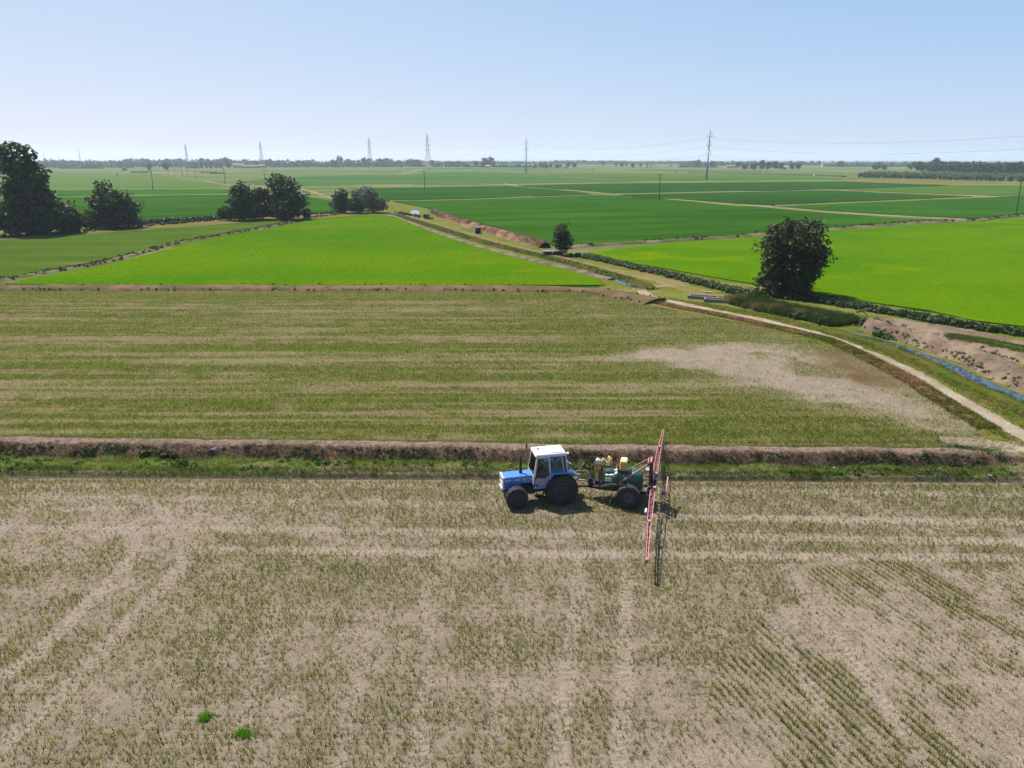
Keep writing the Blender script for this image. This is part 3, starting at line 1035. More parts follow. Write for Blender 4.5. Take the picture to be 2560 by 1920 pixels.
sheet('verge', [(925, 500), (985, 505), (1060, 523), (1190, 566), (1240, 578), (1380, 630), (1440, 652), (1560, 672), (1700, 700), (1810, 725), (1880, 760), (2030, 800), (2140, 830), (2215, 850), (2300, 905), (2400, 960), (2560, 1050), (2900, 1250), (2900, 1330), (2560, 1135), (2500, 1120), (2440, 1070), (2279, 960), (2133, 886), (1970, 833), (1790, 795), (1600, 758), (1500, 733), (1495, 700), (1400, 672), (1265, 634), (1168, 608), (1070, 575), (985, 541), (925, 536), (845, 540), (850, 515)], G + .015, M['verge'], 'rough grassy verge between the fields and the tracks', 'verge')
sheet('verge', [(1380, 628), (1500, 640), (1660, 668), (1930, 716), (2035, 731), (2198, 759), (2439, 802), (2560, 816), (2900, 885), (2900, 1240), (2560, 1030), (2300, 890), (2214, 852), (2000, 792), (1800, 728), (1600, 690), (1480, 660)], G + .008, M['verge'], 'rough grass between the bright field and the reeds', 'verge')
sheet('dry_ground', [(2110, 456), (2375, 465), (2560, 468), (3200, 470), (3200, 452), (2560, 458), (2240, 447), (2100, 447)], G + .05, M['tanland'], 'dry grass strip below the row of saplings', 'ground')

DRY, DRY2 = A(176, 152, 134), A(150, 124, 106)
BR, BR2 = A(158, 116, 84), A(184, 146, 116)
GR, GR2 = A(104, 122, 54), A(142, 146, 84)
PALE, PALE2 = A(222, 204, 180), A(204, 182, 154)

F1L = atl([(-60, 718), (0, 703), (60, 690), (230, 662), (345, 634), (460, 604), (575, 584), (690, 564), (760, 549), (830, 538), (925, 533), (985, 538)])
ribbon('bund', F1L, 2.6, .22, two(A(166, 148, 116), A(124, 128, 74), .5, seed=1), label='low earth bund with weeds along the bright wedge field', seed=1)
MID = atl([(-500, 724), (0, 721), (400, 721), (800, 721), (1200, 722), (1400, 725), (1500, 731), (1560, 741), (1640, 757)])
ribbon('bund', MID, 4.4, .42, lambda s, c, x, y: two(A(168, 138, 112), A(138, 122, 84), .6, seed=2)(s, c, x, y) * (.9 + .2 * fbm(x * 2, y * 2, 3))[..., None], label='brown straw covered bund between the wedge field and middle field', seed=2)
PB = atl([(1640, 757), (1705, 771), (1786, 786), (1835, 796), (1917, 815), (1970, 826), (2068, 850), (2133, 878), (2198, 910), (2279, 953), (2328, 986), (2400, 1030), (2470, 1072)])
ribbon('bund', PB, [1.5, 1.6, 1.7, 1.4], .2, two(BR, A(132, 118, 62), .55, seed=4), step=.35, nc=11, rough=.12, label='bank of rusty dead grass beside the pale path', seed=4)
F1R = atl([(950, 533), (982, 540), (1070, 574), (1168, 607), (1265, 634), (1363, 658), (1428, 673), (1487, 689), (1530, 700)])
ribbon('bund', F1R, 1.9, .25, two(A(176, 156, 140), A(138, 122, 104), .6, seed=6), label='narrow grey earth bund on the track side of the wedge field', seed=6)
F6B = atl([(1405, 622), (1432, 618), (1500, 612), (1660, 603), (1840, 592), (1912, 585), (2122, 570), (2266, 559), (2447, 550), (2530, 541), (2700, 533), (3100, 515)])
ribbon('bund', F6B, 3.2, .35, two(A(176, 150, 128), A(120, 122, 76), .3, seed=8), step=1.2, label='long bund between the dark field and the bright field', seed=8)

# tracks
TK = atl([(890, 524), (930, 526), (982, 532), (1047, 547), (1103, 566), (1168, 583), (1233, 602), (1298, 620), (1363, 637), (1428, 654), (1493, 670), (1558, 681), (1624, 694), (1690, 712), (1740, 727), (1790, 742)])


def trackcol(s, c, x, y):
    base = two(A(186, 160, 118), A(168, 152, 98), .25, seed=9)(s, c, x, y)
    mid = np.exp(-((c - .05) / .22) ** 2) * (.3 + .5 * fbm(s * .15, s * 0, 9))
    return base * (1 - mid[..., None]) + A(138, 142, 70) * mid[..., None]


ribbon('path', TK, [2.8, 3.4, 4.2, 5.2], .05, trackcol, rough=.03, nc=11, label='tan farm track running away between the fields', cat='path', seed=9)
PT = atl([(1597, 722), (1622, 741), (1660, 751), (1720, 763), (1780, 776), (1840, 788), (1905, 800), (1970, 817), (2042, 834), (2107, 857), (2182, 886), (2247, 915), (2312, 948), (2377, 987), (2440, 1022), (2510, 1062), (2600, 1115), (2800, 1240)])
ribbon('path', PT, [2.4, 2.2, 2.0, 1.9, 1.8, 1.8], .06, two(PALE, PALE2, .5, seed=11), step=.35, rough=.03, nc=9, label='narrow pale dirt path curving along the middle field', cat='path', seed=11)
ribbon('path', atl([(1420, 1120)] and [(2350, 1098), (2420, 1105), (2480, 1112), (2540, 1118), (2620, 1122)]), [1.2, 2.6, 3.6], .05, two(PALE, A(190, 170, 150), .5, seed=12), step=.35, rough=.04, label='pale dusty patch where the field meets the path', cat='path', seed=12)
ribbon('path', atl([(1560, 727), (1600, 725), (1650, 715), (1700, 712)]), [3, 4.5, 3], .04, two(A(196, 172, 136), A(170, 154, 104), .3, seed=13), rough=.03, label='tan dirt junction of the two tracks', cat='path', seed=13)
for i_, (pts, w_, lab) in enumerate((
    ([(545, 466), (620, 465), (739, 467), (907, 463), (1200, 460), (1276, 461), (1524, 456), (1840, 453), (2107, 451), (2375, 460), (2700, 463)], 5.0, 'long pale farm road running straight across the far fields'),
    ([(1262, 459), (1290, 463), (1345, 467), (1445, 477), (1543, 486), (1640, 494), (1840, 511), (1905, 515), (2085, 530), (2266, 541), (2411, 548), (2454, 552)], 3.6, 'pale track cutting diagonally through the dark green fields'),
    ([(1440, 486), (1200, 497), (985, 502), (950, 497)], 1.4, 'thin bund behind the large dark green field'),
    ([(1540, 485), (1760, 480), (2060, 474), (2136, 477), (2300, 484), (2483, 491), (2440, 496)], 2.2, 'thin tan bund ending in a pale point among far fields'),
    ([(1934, 514), (2266, 500), (2483, 491), (2600, 484)], 1.8, 'thin bund above the field with yellow streaks'),
    ([(2060, 474), (2114, 471), (2375, 462), (2700, 460)], 1.6, 'thin bund below the yellow green field'),
    ([(-700, 496), (0, 493), (240, 490), (400, 487), (590, 485), (740, 481)], 2.0, 'pale bund crossing behind the tree row'),
    ([(-700, 481), (0, 477), (240, 474), (590, 472), (700, 471)], 1.4, 'brownish bund at the edge of the pale green field'),
    ([(735, 468), (777, 478), (806, 488), (829, 494), (880, 508), (920, 518)], 3.0, 'pinkish dirt track dropping towards the willow clump'),
    ([(440, 442), (490, 450), (540, 458), (570, 463), (600, 466)], 5.0, 'pinkish dirt track beside the row of wooden poles'),
    ([(-100, 470), (0, 464), (40, 459), (70, 456)], 5.0, 'pale track half hidden behind the tall poplar'),
    ([(985, 436), (1020, 431), (1050, 424), (1060, 423)], 6.0, 'tan track zigzagging below the lattice pylon'))):
    q = atl(pts)
    ribbon('path' if ('track' in lab or 'road' in lab) else 'bund', q, w_, .12, two(A(192, 174, 136), A(166, 156, 106), .06, seed=20 + i_), step=6.0 if w_ > 3 else 4.0, nc=5, rough=.04, z=G + .06, label=lab, cat='path' if ('track' in lab or 'road' in lab) else 'bund', seed=20 + i_)
# far thin field edges that read as dark or pale lines
for i_, (pts, w_, ca, hh, lab) in enumerate((
    ([(1020, 421.5), (1100, 422), (1250, 423), (1480, 424.5)], 14, A(70, 104, 56), .9, 'dark hedge line below the lattice pylon'),
    ([(1250, 430), (1340, 431), (1480, 425.5), (1340, 424)], 8, A(150, 140, 104), .4, 'pale dry edge near the second steel pole'),
    ([(640, 427), (800, 428), (1000, 429)], 10, A(84, 122, 66), .7, 'dark field edge across the far fields'),
    ([(1590, 427), (1700, 427), (1790, 428), (1900, 429)], 10, A(112, 96, 84), .8, 'brown earth bank left of the tall steel pole'),
    ([(1720, 432), (1850, 434), (2020, 439), (2110, 442)], 7, A(72, 106, 58), 1.0, 'low dark hedge along a far field'),
    ([(1900, 424), (2060, 426), (2200, 430), (2300, 431)], 12, A(176, 158, 134), .3, 'pale dry strip before the far clump of trees'),
    ([(320, 431), (400, 432), (480, 436), (560, 431)], 10, A(168, 148, 120), .8, 'dry bank near the two small dark trees'))):
    ribbon('field_edge', atl(pts), w_, hh, two(ca, ca * 1.2, .02, seed=60 + i_), step=14.0, nc=5, rough=.1, z=G + .06, label=lab.replace('left of', 'before'), cat='field edge', seed=60 + i_)

# ---- canal, ponds and the heaps of spoil beside it
m_, t_, b_, o_ = nodes('canal_water')
b_.inputs['Base Color'].default_value = (.025, .045, .065, 1)
b_.inputs['Roughness'].default_value = .06
b_.inputs['IOR'].default_value = 1.33
b_.inputs['Specular IOR Level'].default_value = 1.0
nz = t_.nodes.new('ShaderNodeTexNoise')
nz.inputs['Scale'].default_value = 3
bu = t_.nodes.new('ShaderNodeBump')
bu.inputs['Strength'].default_value = .02
bu.inputs['Distance'].default_value = .01
t_.links.new(nz.outputs['Fac'], bu.inputs['Height'])
t_.links.new(bu.outputs[0], b_.inputs['Normal'])
M['water'] = m_
WC = atl([(2100, 826), (2150, 838), (2214, 855), (2262, 871), (2322, 893), (2380, 918), (2420, 940), (2490, 971), (2560, 998), (2700, 1060), (2900, 1150)])
q, nm, s_ = resample(WC, .5)
wd = np.interp(np.linspace(0, 1, len(q)), [0, .15, .3, .5, 1], [.4, .7, 1.0, 1.35, 1.7]) + .3 * (fbm(s_ * .5, s_ * 0, 4) - .5)
V = np.vstack([np.c_[q + nm * wd[:, None] * .5, np.full(len(q), G + .03)], np.c_[q - nm * wd[:, None] * .5, np.full(len(q), G + .03)]])
n = len(q)
F = np.c_[np.arange(n - 1), np.arange(n - 1) + n, np.arange(1, n) + n, np.arange(1, n)]
props(mk('water', V, F, M['water']), 'still canal water reflecting blue sky beside the spoil heap', 'water', kind='structure')


def pool(px, lab):
    sheet('water', px, G + .075, M['water'], lab, 'water')


pool([(1027, 528), (1034, 525.5), (1043, 526), (1049, 530), (1048, 536), (1040, 539), (1031, 537), (1026, 533)], 'small bright pond beside the far track')
pool([(1506, 684), (1520, 688), (1545, 697), (1568, 705), (1586, 712), (1578, 714.5), (1556, 711), (1535, 702), (1514, 693)], 'short strip of canal water by the corner of the wedge field')
# canal margins
off = 1.55
ribbon('canal_bank', q[::4] - nm[::4] * 1.9, 2.0, .34, two(GR, A(120, 128, 50), .5, seed=31), step=.4, nc=9, rough=.08, label='grassy bank on the path side of the canal', cat='bank', seed=31)
spoil = lambda s, c, x, y: two(A(186, 162, 138), A(156, 134, 112), .45, seed=33)(s, c, x, y) * (.85 + .3 * fbm(x * 1.6, y * 1.6, 34))[..., None]
ribbon('spoil_heap', q[2::5] + nm[2::5] * 2.9, [2.6, 3.8, 4.4, 4.4], .85, spoil, step=.25, nc=25, rough=.34, label='long heap of pinkish dug soil along the canal', cat='spoil heap', seed=33, prof=lambda c: np.clip(1.15 * (1 - np.abs(c - .1) ** 1.6), 0, 1))
ribbon('spoil_heap', atl([(2190, 800), (2230, 806), (2330, 822), (2450, 850), (2560, 880), (2760, 940)]), [3, 6.5, 8, 9], .2, spoil, step=.4, nc=25, rough=.2, label='flat spread of pinkish soil behind the canal heap', cat='spoil heap', seed=35)
ribbon('grass_strip', atl([(2370, 846), (2440, 856), (2520, 872), (2600, 890), (2760, 930)]), [1.2, 2.6, 3.2], .32, two(A(96, 128, 44), A(140, 144, 80), .5, seed=36), step=.5, nc=9, rough=.1, label='green strip of grass on the flat spread soil', cat='grass', seed=36)

# ---- straw mound beside the far track
SM = atl([(1085, 534), (1118, 547), (1160, 560), (1195, 572), (1235, 583), (1275, 595), (1320, 607), (1362, 619)])
ribbon('straw_bank', SM, [2.2, 3.2, 3.6, 3.2], 1.15, two(A(206, 168, 138), A(180, 136, 108), .4, seed=38), step=.5, nc=13, rough=.22, label='rounded bank heaped with dry pinkish straw by the far track', cat='bank', seed=38)
P = along(SM, 5200, 2.6, 39, G + .75)
d_, s2, al_ = polydist(P[:, 0], P[:, 1], SM)
P[:, 2] = G + .95 * np.clip(1 - (d_ / 1.7) ** 2, .05, 1)
blades('dry_straw', P, .5, .06, vary(len(P), A(214, 178, 146), A(178, 136, 104), 39), k=4, spread=.2, lean=.9, mat='straw', label='loose dry straw sticking out of the straw bank', cat='straw', seed=39)

# ================================================================== TREES AND WEEDS
D1, D2 = A(28, 48, 16), A(104, 134, 52)


def px_tree(u, vb, vt, wpx, lobes, n, leaf, c1, c2, label, seed, name='tree', cat='tree', **kw):
    """lobes in units of crown half-width (x, y) and height (z)"""
    X, Y, z = at(u, vb)
    h = hgt(u, vb, vt)
    w = wid(u, vb, wpx) / 2
    B = [(lx * w, ly * w, lz * h, rx * w, ry * w, rz * h) for lx, ly, lz, rx, ry, rz in lobes]
    return tree(name, (X, Y, z - .05), B, n, leaf, c1, c2, label, cat, seed=seed, th=h * kw.pop('thf', .8), **kw)


# the tall poplar and its neighbours
px_tree(98, 585, 352, 124, [(-.42, 0, .90, .60, .6, .095), (.02, .1, .87, .34, .5, .10), (-.32, 0, .72, .80, .8, .13), (-.85, .1, .62, .36, .4, .10), (.3, 0, .60, .62, .7, .13), (-.05, 0, .47, .95, .9, .17), (.1, 0, .27, 1.0, .9, .17), (-.2, -.1, .13, 1.0, .9, .13), (.6, 0, .2, .75, .8, .17)],
        15000, .62, A(28, 50, 18), A(116, 150, 58), 'very tall ragged poplar towering over the tree row', 101, tr=.45, limbs=14, cat='tree')
px_tree(30, 590, 500, 95, [(-.2, 0, .5, .7, .8, .48), (.3, 0, .4, .6, .8, .4)], 3500, .5, D1, D2, 'dark bush at the foot of the tall poplar, on its outer side', 102, cat='bush', name='bush', limbs=5, tr=.2)
px_tree(178, 582, 497, 62, [(-.1, 0, .45, .8, .9, .45), (.3, 0, .3, .7, .8, .3)], 3000, .5, D1, D2, 'dark bush between the tall poplar and a yellowish shrub', 103, cat='bush', name='bush', limbs=5, tr=.2)
px_tree(228, 572, 524, 56, [(-.1, 0, .5, .8, .9, .5), (.4, 0, .4, .6, .7, .42)], 2200, .42, A(84, 104, 30), A(140, 148, 52), 'yellowish round shrub beside a dark leaning tree', 104, cat='shrub', name='shrub', limbs=4, tr=.15)
px_tree(292, 570, 451, 122, [(-.25, 0, .82, .42, .55, .17), (-.1, 0, .6, .75, .8, .25), (.2, 0, .4, .8, .85, .28), (.1, 0, .2, .95, .9, .2), (-.55, 0, .5, .4, .5, .16)], 8000, .48, D1, D2, 'broad dark tree with slanting top beside the yellowish shrub', 105, tr=.35, limbs=10)
px_tree(570, 551, 512, 42, [(0, 0, .5, .9, 1, .5)], 1500, .42, D1, D2, 'small dark bush at the start of the three-tree clump', 106, cat='bush', name='bush', limbs=4, tr=.12)
px_tree(612, 551, 449, 80, [(-.15, 0, .78, .6, .7, .2), (0, 0, .5, .9, .9, .28), (.1, 0, .25, 1.0, .9, .25)], 6000, .46, D1, D2, 'dark tree with spiky side branches in the three-tree clump', 107, tr=.3, limbs=9)
px_tree(658, 549, 463, 76, [(0, 0, .72, .7, .7, .26), (0, 0, .4, 1.0, .9, .36)], 5500, .46, A(44, 70, 34), A(84, 112, 52), 'middle and lowest tree of the three-tree clump', 108, tr=.28, limbs=8)
px_tree(716, 549, 432, 112, [(-.25, 0, .82, .55, .6, .18), (.1, 0, .68, .65, .7, .22), (.1, 0, .4, .85, .9, .28), (.55, 0, .35, .4, .6, .16), (0, 0, .18, .75, .9, .18)], 8000, .48, D1, D2, 'tallest rounded tree of the three-tree clump', 109, tr=.4, limbs=11)
px_tree(766, 545, 521, 26, [(0, 0, .5, .9, 1, .5)], 800, .38, A(30, 46, 22), A(58, 80, 34), 'small round dark bush past the three-tree clump', 110, cat='bush', name='bush', limbs=3, tr=.1)
W1, W2 = A(84, 108, 60), A(196, 206, 164)
px_tree(856, 533, 468, 58, [(0, 0, .6, .75, .8, .4), (-.2, 0, .3, .85, .9, .3)], 3600, .42, A(48, 76, 32), A(120, 140, 84), 'dark rounded willow at the near end of the silvery clump', 111, tr=.25, limbs=8, name='willow')
px_tree(893, 534, 488, 44, [(0, 0, .5, .9, .9, .5)], 2400, .4, A(62, 96, 36), A(112, 140, 60), 'low bright green bush in the middle of the willow clump', 112, cat='bush', name='bush', limbs=5, tr=.15)
px_tree(906, 526, 464, 60, [(0, 0, .6, .8, .9, .4), (.2, 0, .35, .9, .9, .35)], 3600, .42, W1, W2, 'pale silvery willow rising behind the low green bush', 113, tr=.25, limbs=8, name='willow')
px_tree(934, 532, 467, 66, [(-.2, 0, .68, .6, .8, .32), (.1, 0, .4, .85, .9, .36), (.6, 0, .25, .4, .7, .25)], 4200, .42, W1, W2, 'silvery willow at the pond end of the willow clump', 114, tr=.28, limbs=9, name='willow')
# small many-stemmed tree by the track and the round tree of the verge
px_tree(1406, 638, 552, 60, [(0, 0, .66, .72, .75, .33), (-.2, 0, .45, .75, .7, .28), (.25, 0, .42, .75, .7, .28), (0, 0, .18, .45, .5, .2)], 1700, .3, A(48, 76, 36), A(104, 128, 62), 'thin small tree with many stems beside the farm track', 115, tr=.1, limbs=9, stems=4, rough=.3, shell=.6)
px_tree(1972, 737, 538, 176, [(-.35, 0, .80, .5, .55, .18), (.3, 0, .82, .48, .6, .18), (0, .1, .62, .85, .85, .26), (-.4, 0, .5, .55, .6, .22), (.5, -.1, .48, .5, .6, .18), (.0, 0, .3, .8, .8, .24), (-.3, 0, .16, .68, .7, .17), (.1, -.1, .12, .6, .7, .15)],
        17000, .27, A(30, 48, 14), A(118, 134, 58), 'lone round leafy tree at the edge of the bright field', 116, tr=.26, limbs=16, rough=.28)

# hedges, weeds, reeds
HB = atl([(345, 561), (420, 556), (500, 551), (560, 546)])
P = along(HB, 140, 2.4, 41, G)
weeds('hedge', P, .38, np.random.default_rng(41).uniform(.6, 1.5, len(P)), D1, A(88, 118, 46), 60, 'low dark hedge running between the broad tree and the clump', 'hedge', seed=41)
P = along(atl([(0, 592), (120, 586), (345, 568), (560, 548), (760, 538), (830, 533)]), 160, 3, 42, G)
weeds('undergrowth', P, .34, np.random.default_rng(42).uniform(.3, .9, len(P)), D1, A(96, 122, 48), 36, 'scrubby undergrowth beneath the row of trees', 'weeds', seed=42)
P = along(F1L, 420, 2.2, 43, G + .12)
weeds('weeds', P, .18, np.random.default_rng(43).uniform(.15, .5, len(P)), A(48, 76, 24), A(104, 128, 52), 22, 'dark weeds dotted along the bund of the wedge field', seed=43)
P = along(MID, 260, 4.6, 44, G + .15)
weeds('weeds', P, .14, np.random.default_rng(44).uniform(.12, .34, len(P)), A(52, 78, 26), A(104, 124, 50), 18, 'scattered weeds on the brown straw bund', seed=44)
P = along(MID, 7000, 4.2, 45, G + .12)
blades('dry_straw', P, .2, .05, np.where((fbm(P[:, 0] * .5, P[:, 1] * .9, 45) > .56)[:, None], vary(len(P), A(100, 130, 40), A(150, 150, 80), 46), vary(len(P), A(206, 170, 146), A(170, 130, 102), 45)), k=3, spread=.15, lean=.9, mat='straw', label='short dry straw on the brown bund', cat='straw', seed=45)
P = along(PB, 9000, 2.0, 46, G + .18)
d_, s2, al_ = polydist(P[:, 0], P[:, 1], PB)
cl_ = fbm(al_ * .3, al_ * 0, 47)
P = P[d_ < .85]
cl_ = cl_[d_ < .85]
d_ = d_[d_ < .85]
P[:, 2] = G + .16 * np.clip(1 - (d_ / .9) ** 2, 0, 1)
gr_ = (cl_ > .52)[:, None]
blades('dead_grass', P, .17, .035, np.where(gr_, vary(len(P), A(88, 122, 36, .47), A(140, 140, 70, .47), 46), vary(len(P), A(158, 108, 74, .47), A(206, 168, 132, .47), 47)), k=4, spread=.14, lean=.6, mat='straw', label='tufts of rusty and green grass on the path bank', cat='grass', seed=46)
# the verge: grass both sides of the path and of the track
VG = [atl([(1640, 748), (1760, 764), (1905, 790), (1990, 810), (2107, 840), (2180, 865), (2250, 896), (2330, 938), (2420, 985), (2560, 1062), (2700, 1140)]),
      atl([(2060, 838), (2133, 872), (2198, 904), (2279, 945), (2350, 990), (2440, 1045), (2560, 1115)])]
for q_, w_, n_, s_ in ((VG[0], 2.6, 9000, 48), (VG[1], 1.0, 3500, 49)):
    P = along(q_, n_, w_, s_, G + .02)
    d_ = polydist(P[:, 0], P[:, 1], PT)[0]
    P = P[d_ > .85 + .25 * np.random.default_rng(s_).normal(size=len(P))]
    k_ = fbm(P[:, 0] * .5, P[:, 1] * .5, s_)[:, None]
    blades('verge_grass', P, .11, .035, np.where(k_ > .5, vary(len(P), A(104, 140, 32, .47), A(150, 152, 62, .47), s_), vary(len(P), A(150, 142, 70, .47), A(196, 170, 116, .47), s_ + 1)), k=4, spread=.14, lean=.5, label='mown mixed grass beside the pale path' if s_ == 48 else 'green grass between the pale path and its bank', cat='grass', seed=s_)
TV = atl([(990, 537), (1100, 572), (1200, 603), (1300, 628), (1400, 652), (1500, 680), (1580, 705), (1620, 725)])
P = along(TV, 9000, 3.2, 51, G + .02)
k_ = fbm(P[:, 0] * .4, P[:, 1] * .25, 51)[:, None]
blades('verge_grass', P, .26, .06, np.where(k_ > .47, vary(len(P), A(92, 128, 36, .47), A(150, 156, 76, .47), 51), vary(len(P), A(150, 140, 76, .47), A(186, 168, 112, .47), 52)), k=4, spread=.2, lean=.5, label='rough green grass between the far track and the wedge field', cat='grass', seed=51)
P = along(TV, 150, 2.4, 53, G + .03)
weeds('weeds', P, .17, np.random.default_rng(53).uniform(.15, .4, len(P)), A(56, 88, 26), A(116, 140, 54), 24, 'leafy weeds in the grass beside the far track', seed=53)
# weed strip on the field side of the track
WS = atl([(1430, 640), (1480, 646), (1560, 664), (1640, 682), (1720, 702), (1800, 722), (1880, 742)])
P = along(WS, 520, 2.0, 54, G + .05)
weeds('weeds', P, .2, np.random.default_rng(54).uniform(.3, .75, len(P)), A(44, 76, 24), A(112, 138, 56), 44, 'thick green weeds between the track and the bright field', seed=54)
RD = atl([(1842, 752), (1880, 762), (1940, 776), (2000, 788), (2060, 800), (2110, 812)])
P = along(RD, 6500, 4.4, 55, G)
k_ = fbm(P[:, 0] * .5, P[:, 1] * .5, 55)[:, None]
blades('reeds', P, 1.0, .05, np.where(k_ > .38, vary(len(P), A(52, 84, 30, .47), A(104, 124, 58, .47), 55), vary(len(P), A(150, 122, 72, .47), A(190, 160, 112, .47), 56)), k=4, spread=.2, lean=.25, label='tall dark reeds in front of the lone round tree', cat='reeds', seed=55)
P = along(RD, 120, 4.6, 56, G)
weeds('weeds', P, .2, np.random.default_rng(56).uniform(.4, 1.0, len(P)), A(40, 68, 24), A(88, 120, 48), 60, 'leafy dark weeds among the reeds', seed=56)
WT = atl([(1830, 728), (1880, 736), (1960, 745), (2030, 752), (2100, 764), (2200, 780), (2300, 797), (2400, 815), (2480, 828), (2560, 838), (2760, 870)])
P = along(WT, 620, 1.6, 57, G + .05)
k_ = np.random.default_rng(57).uniform(.2, .85, len(P))
weeds('weeds', P, .18, k_, A(40, 70, 22), A(92, 124, 48), 50, 'dense dark weeds along the lower edge of the bright field', seed=57)
P = along(atl([(2120, 800), (2170, 812), (2220, 822), (2230, 842), (2190, 838)]), 46, 2.5, 58, G + .05)
weeds('weeds', P, .18, np.random.default_rng(58).uniform(.3, .8, len(P)), A(56, 96, 34), A(120, 150, 66), 60, 'bright leafy weeds where the reeds meet the spoil heap', seed=58)
P = along(WC - 0, 3800, 2.4, 59, G + .1, bias=-1.7)
k_ = fbm(P[:, 0] * .5, P[:, 1] * .5, 59)[:, None]
d_, s2, al_ = polydist(P[:, 0], P[:, 1], WC)
P = P[d_ > .85]
k_ = k_[d_ > .85]
P[:, 2] = G + .2
blades('canal_grass', P, .22, .035, np.where(k_ > .46, vary(len(P), A(92, 130, 36, .47), A(140, 148, 62, .47), 59), vary(len(P), A(160, 140, 72, .47), A(186, 160, 108, .47), 60)), k=4, spread=.14, lean=.5, label='grass fringe along the canal water', cat='grass', seed=59)
P = along(atl([(2370, 846), (2440, 856), (2520, 872), (2600, 890)]), 2600, 2.2, 61, G + .28)
blades('strip_grass', P, .16, .04, vary(len(P), A(84, 124, 36, .47), A(140, 150, 76, .47), 61), k=4, spread=.14, label='young grass on the flat spread soil', cat='grass', seed=61)
P = along(F6B, 150, 2.6, 62, G + .2)
weeds('weeds', P, .25, np.random.default_rng(62).uniform(.2, .7, len(P)), A(40, 66, 24), A(84, 112, 46), 26, 'dark weeds along the bund of the lone pole', seed=62)
P = along(atl([(985, 532), (1000, 534), (1060, 545), (1075, 548)]), 40, 1.6, 63, G + .1)
weeds('weeds', P, .25, np.random.default_rng(63).uniform(.3, .8, len(P)), A(44, 70, 26), A(96, 120, 52), 36, 'weeds round the small bright pond', seed=63)
# two big bright tufts in the near field
for (u, v, s_, lab) in ((513, 1797, .16, 'bright green grass tuft standing alone in the bare near field'), (609, 1838, .22, 'larger bright green grass tuft in the near field')):
    X, Y, _ = at(u, v, 0)
    q_ = np.random.default_rng(u).normal(0, 1, (46, 2)) * s_ * .55
    root = empty('grass_tuft', (X, Y, 0), 0, lab, 'grass tuft')
    blades('grass_blades', np.c_[q_, np.zeros(46)], .22, .024, A(108, 178, 34, .55), k=6, spread=.06, lean=.4, parent=root, seed=u)

# standing rice: leaf tips over the bright fields and a ragged fringe at their edges
for k_, (poly, lab) in enumerate((([(16, 710), (90, 692), (240, 668), (360, 638), (480, 607), (580, 588), (690, 568), (760, 553), (830, 543), (925, 538), (985, 541), (1070, 577), (1168, 610), (1265, 637), (1363, 661), (1487, 694), (1510, 712), (300, 713)], 'rice leaves standing over the bright wedge field'),
                                  ([(1472, 631), (1600, 616), (1840, 596), (2122, 574), (2447, 554), (2700, 538), (2900, 860), (2560, 815), (2328, 776), (2100, 743), (1930, 716), (1660, 670), (1515, 642)], 'rice leaves standing over the bright field by the round tree'))):
    q_ = atl(poly, G + .16)
    r = np.random.default_rng(90 + k_)
    n = 110000
    x_ = r.uniform(q_[:, 0].min(), q_[:, 0].max(), n)
    y_ = r.uniform(q_[:, 1].min(), q_[:, 1].max(), n)
    ok = inpoly(x_, y_, q_)
    x_, y_ = x_[ok], y_[ok]
    P = np.c_[x_, y_, np.full(len(x_), G + .12)]
    f = sm(.35, .65, fbm(x_ * .04, y_ * .06, 95))[:, None]
    ring = np.vstack([q_, q_[:1]])
    E_ = np.vstack([along(np.array([a, b]), max(20, int(np.hypot(*(b - a)) * 22)), .9, 96 + t, G - .02) for t, (a, b) in enumerate(zip(ring[:-1], ring[1:]))])
    col = np.vstack([A(104, 156, 10, .46) * (1 - f) + A(138, 170, 14, .46) * f, vary(len(E_), A(80, 136, 10, .42), A(120, 156, 20, .42), 97)])
    P = np.vstack([P, E_])
    blades('rice_leaves', P, .15, .05, col, k=3, spread=.2, lean=.4, label=lab, cat='rice', seed=98 + k_)
# tufts and clods on the dug soil
P = along(WC, 260, 4.6, 101, G + .55, bias=3.2)
weeds('weeds', P, .12, np.random.default_rng(101).uniform(.08, .3, len(P)), A(110, 126, 60), A(160, 160, 100), 16, 'small weeds dotted over the dug soil heap', seed=101)

# ================================================================== SMALL STRUCTURES BY THE TRACK
X, Y, z = at(1385, 637)
t_ = empty('slab_bridge', (X, Y, z), .1, 'small grey slab bridge beside the thin many-stemmed tree', 'bridge')
for i_ in range(2):
    MB().box(-2.2 + i_ * 1.9, -.5 + i_ * 1.9, -.7, .7, .55, .75).build('slab', M['concrete'], t_, bevel=.03)
for x_ in (-2.0, -.35, 1.2):
    MB().box(x_ - .15, x_ + .15, -.65, .65, -.2, .548).build('wall', M['concrete'], t_)
MB().box(-1.8, 1.0, .3, .5, -.1, .54).build('opening', M['dark'], t_)  # solid dark block painted as the shade under the slabs
X, Y, z = at(1194, 584)
t_ = empty('sluice', (X, Y, z), .3, 'small dark square sluice box set into the straw bank', 'sluice')
for x_ in (-.62, .62):
    MB().box(x_ - .12, x_ + .12, -.5, .5, -.1, 1.35).build('side_wall', M['concrete'], t_, bevel=.02)
MB().box(-.5, .5, -.1, .05, -.1, 1.25).build('gate', M['dark'], t_)
MB().box(-.74, .74, -.5, .5, 1.352, 1.5).build('top_slab', M['concrete'], t_, bevel=.02)
X, Y, z = at(1066, 545)
t_ = empty('culvert_pipe', (X, Y, z), -.6, 'dark round culvert end in the weeds near the bright pond', 'pipe')
MB().lathe([(.5, -.8), (.5, .8), (.62, .8), (.62, -.8), (.5, -.8)], 20, (0, 0, .55), 'y').build('pipe_wall', M['dark'], t_, True)
MB().lathe([(0, 0), (.502, 0)], 20, (0, 0, .55), 'y').build('pipe_shade_disc', M['dark'], t_)  # dark disc in place of the pipe's inner shade
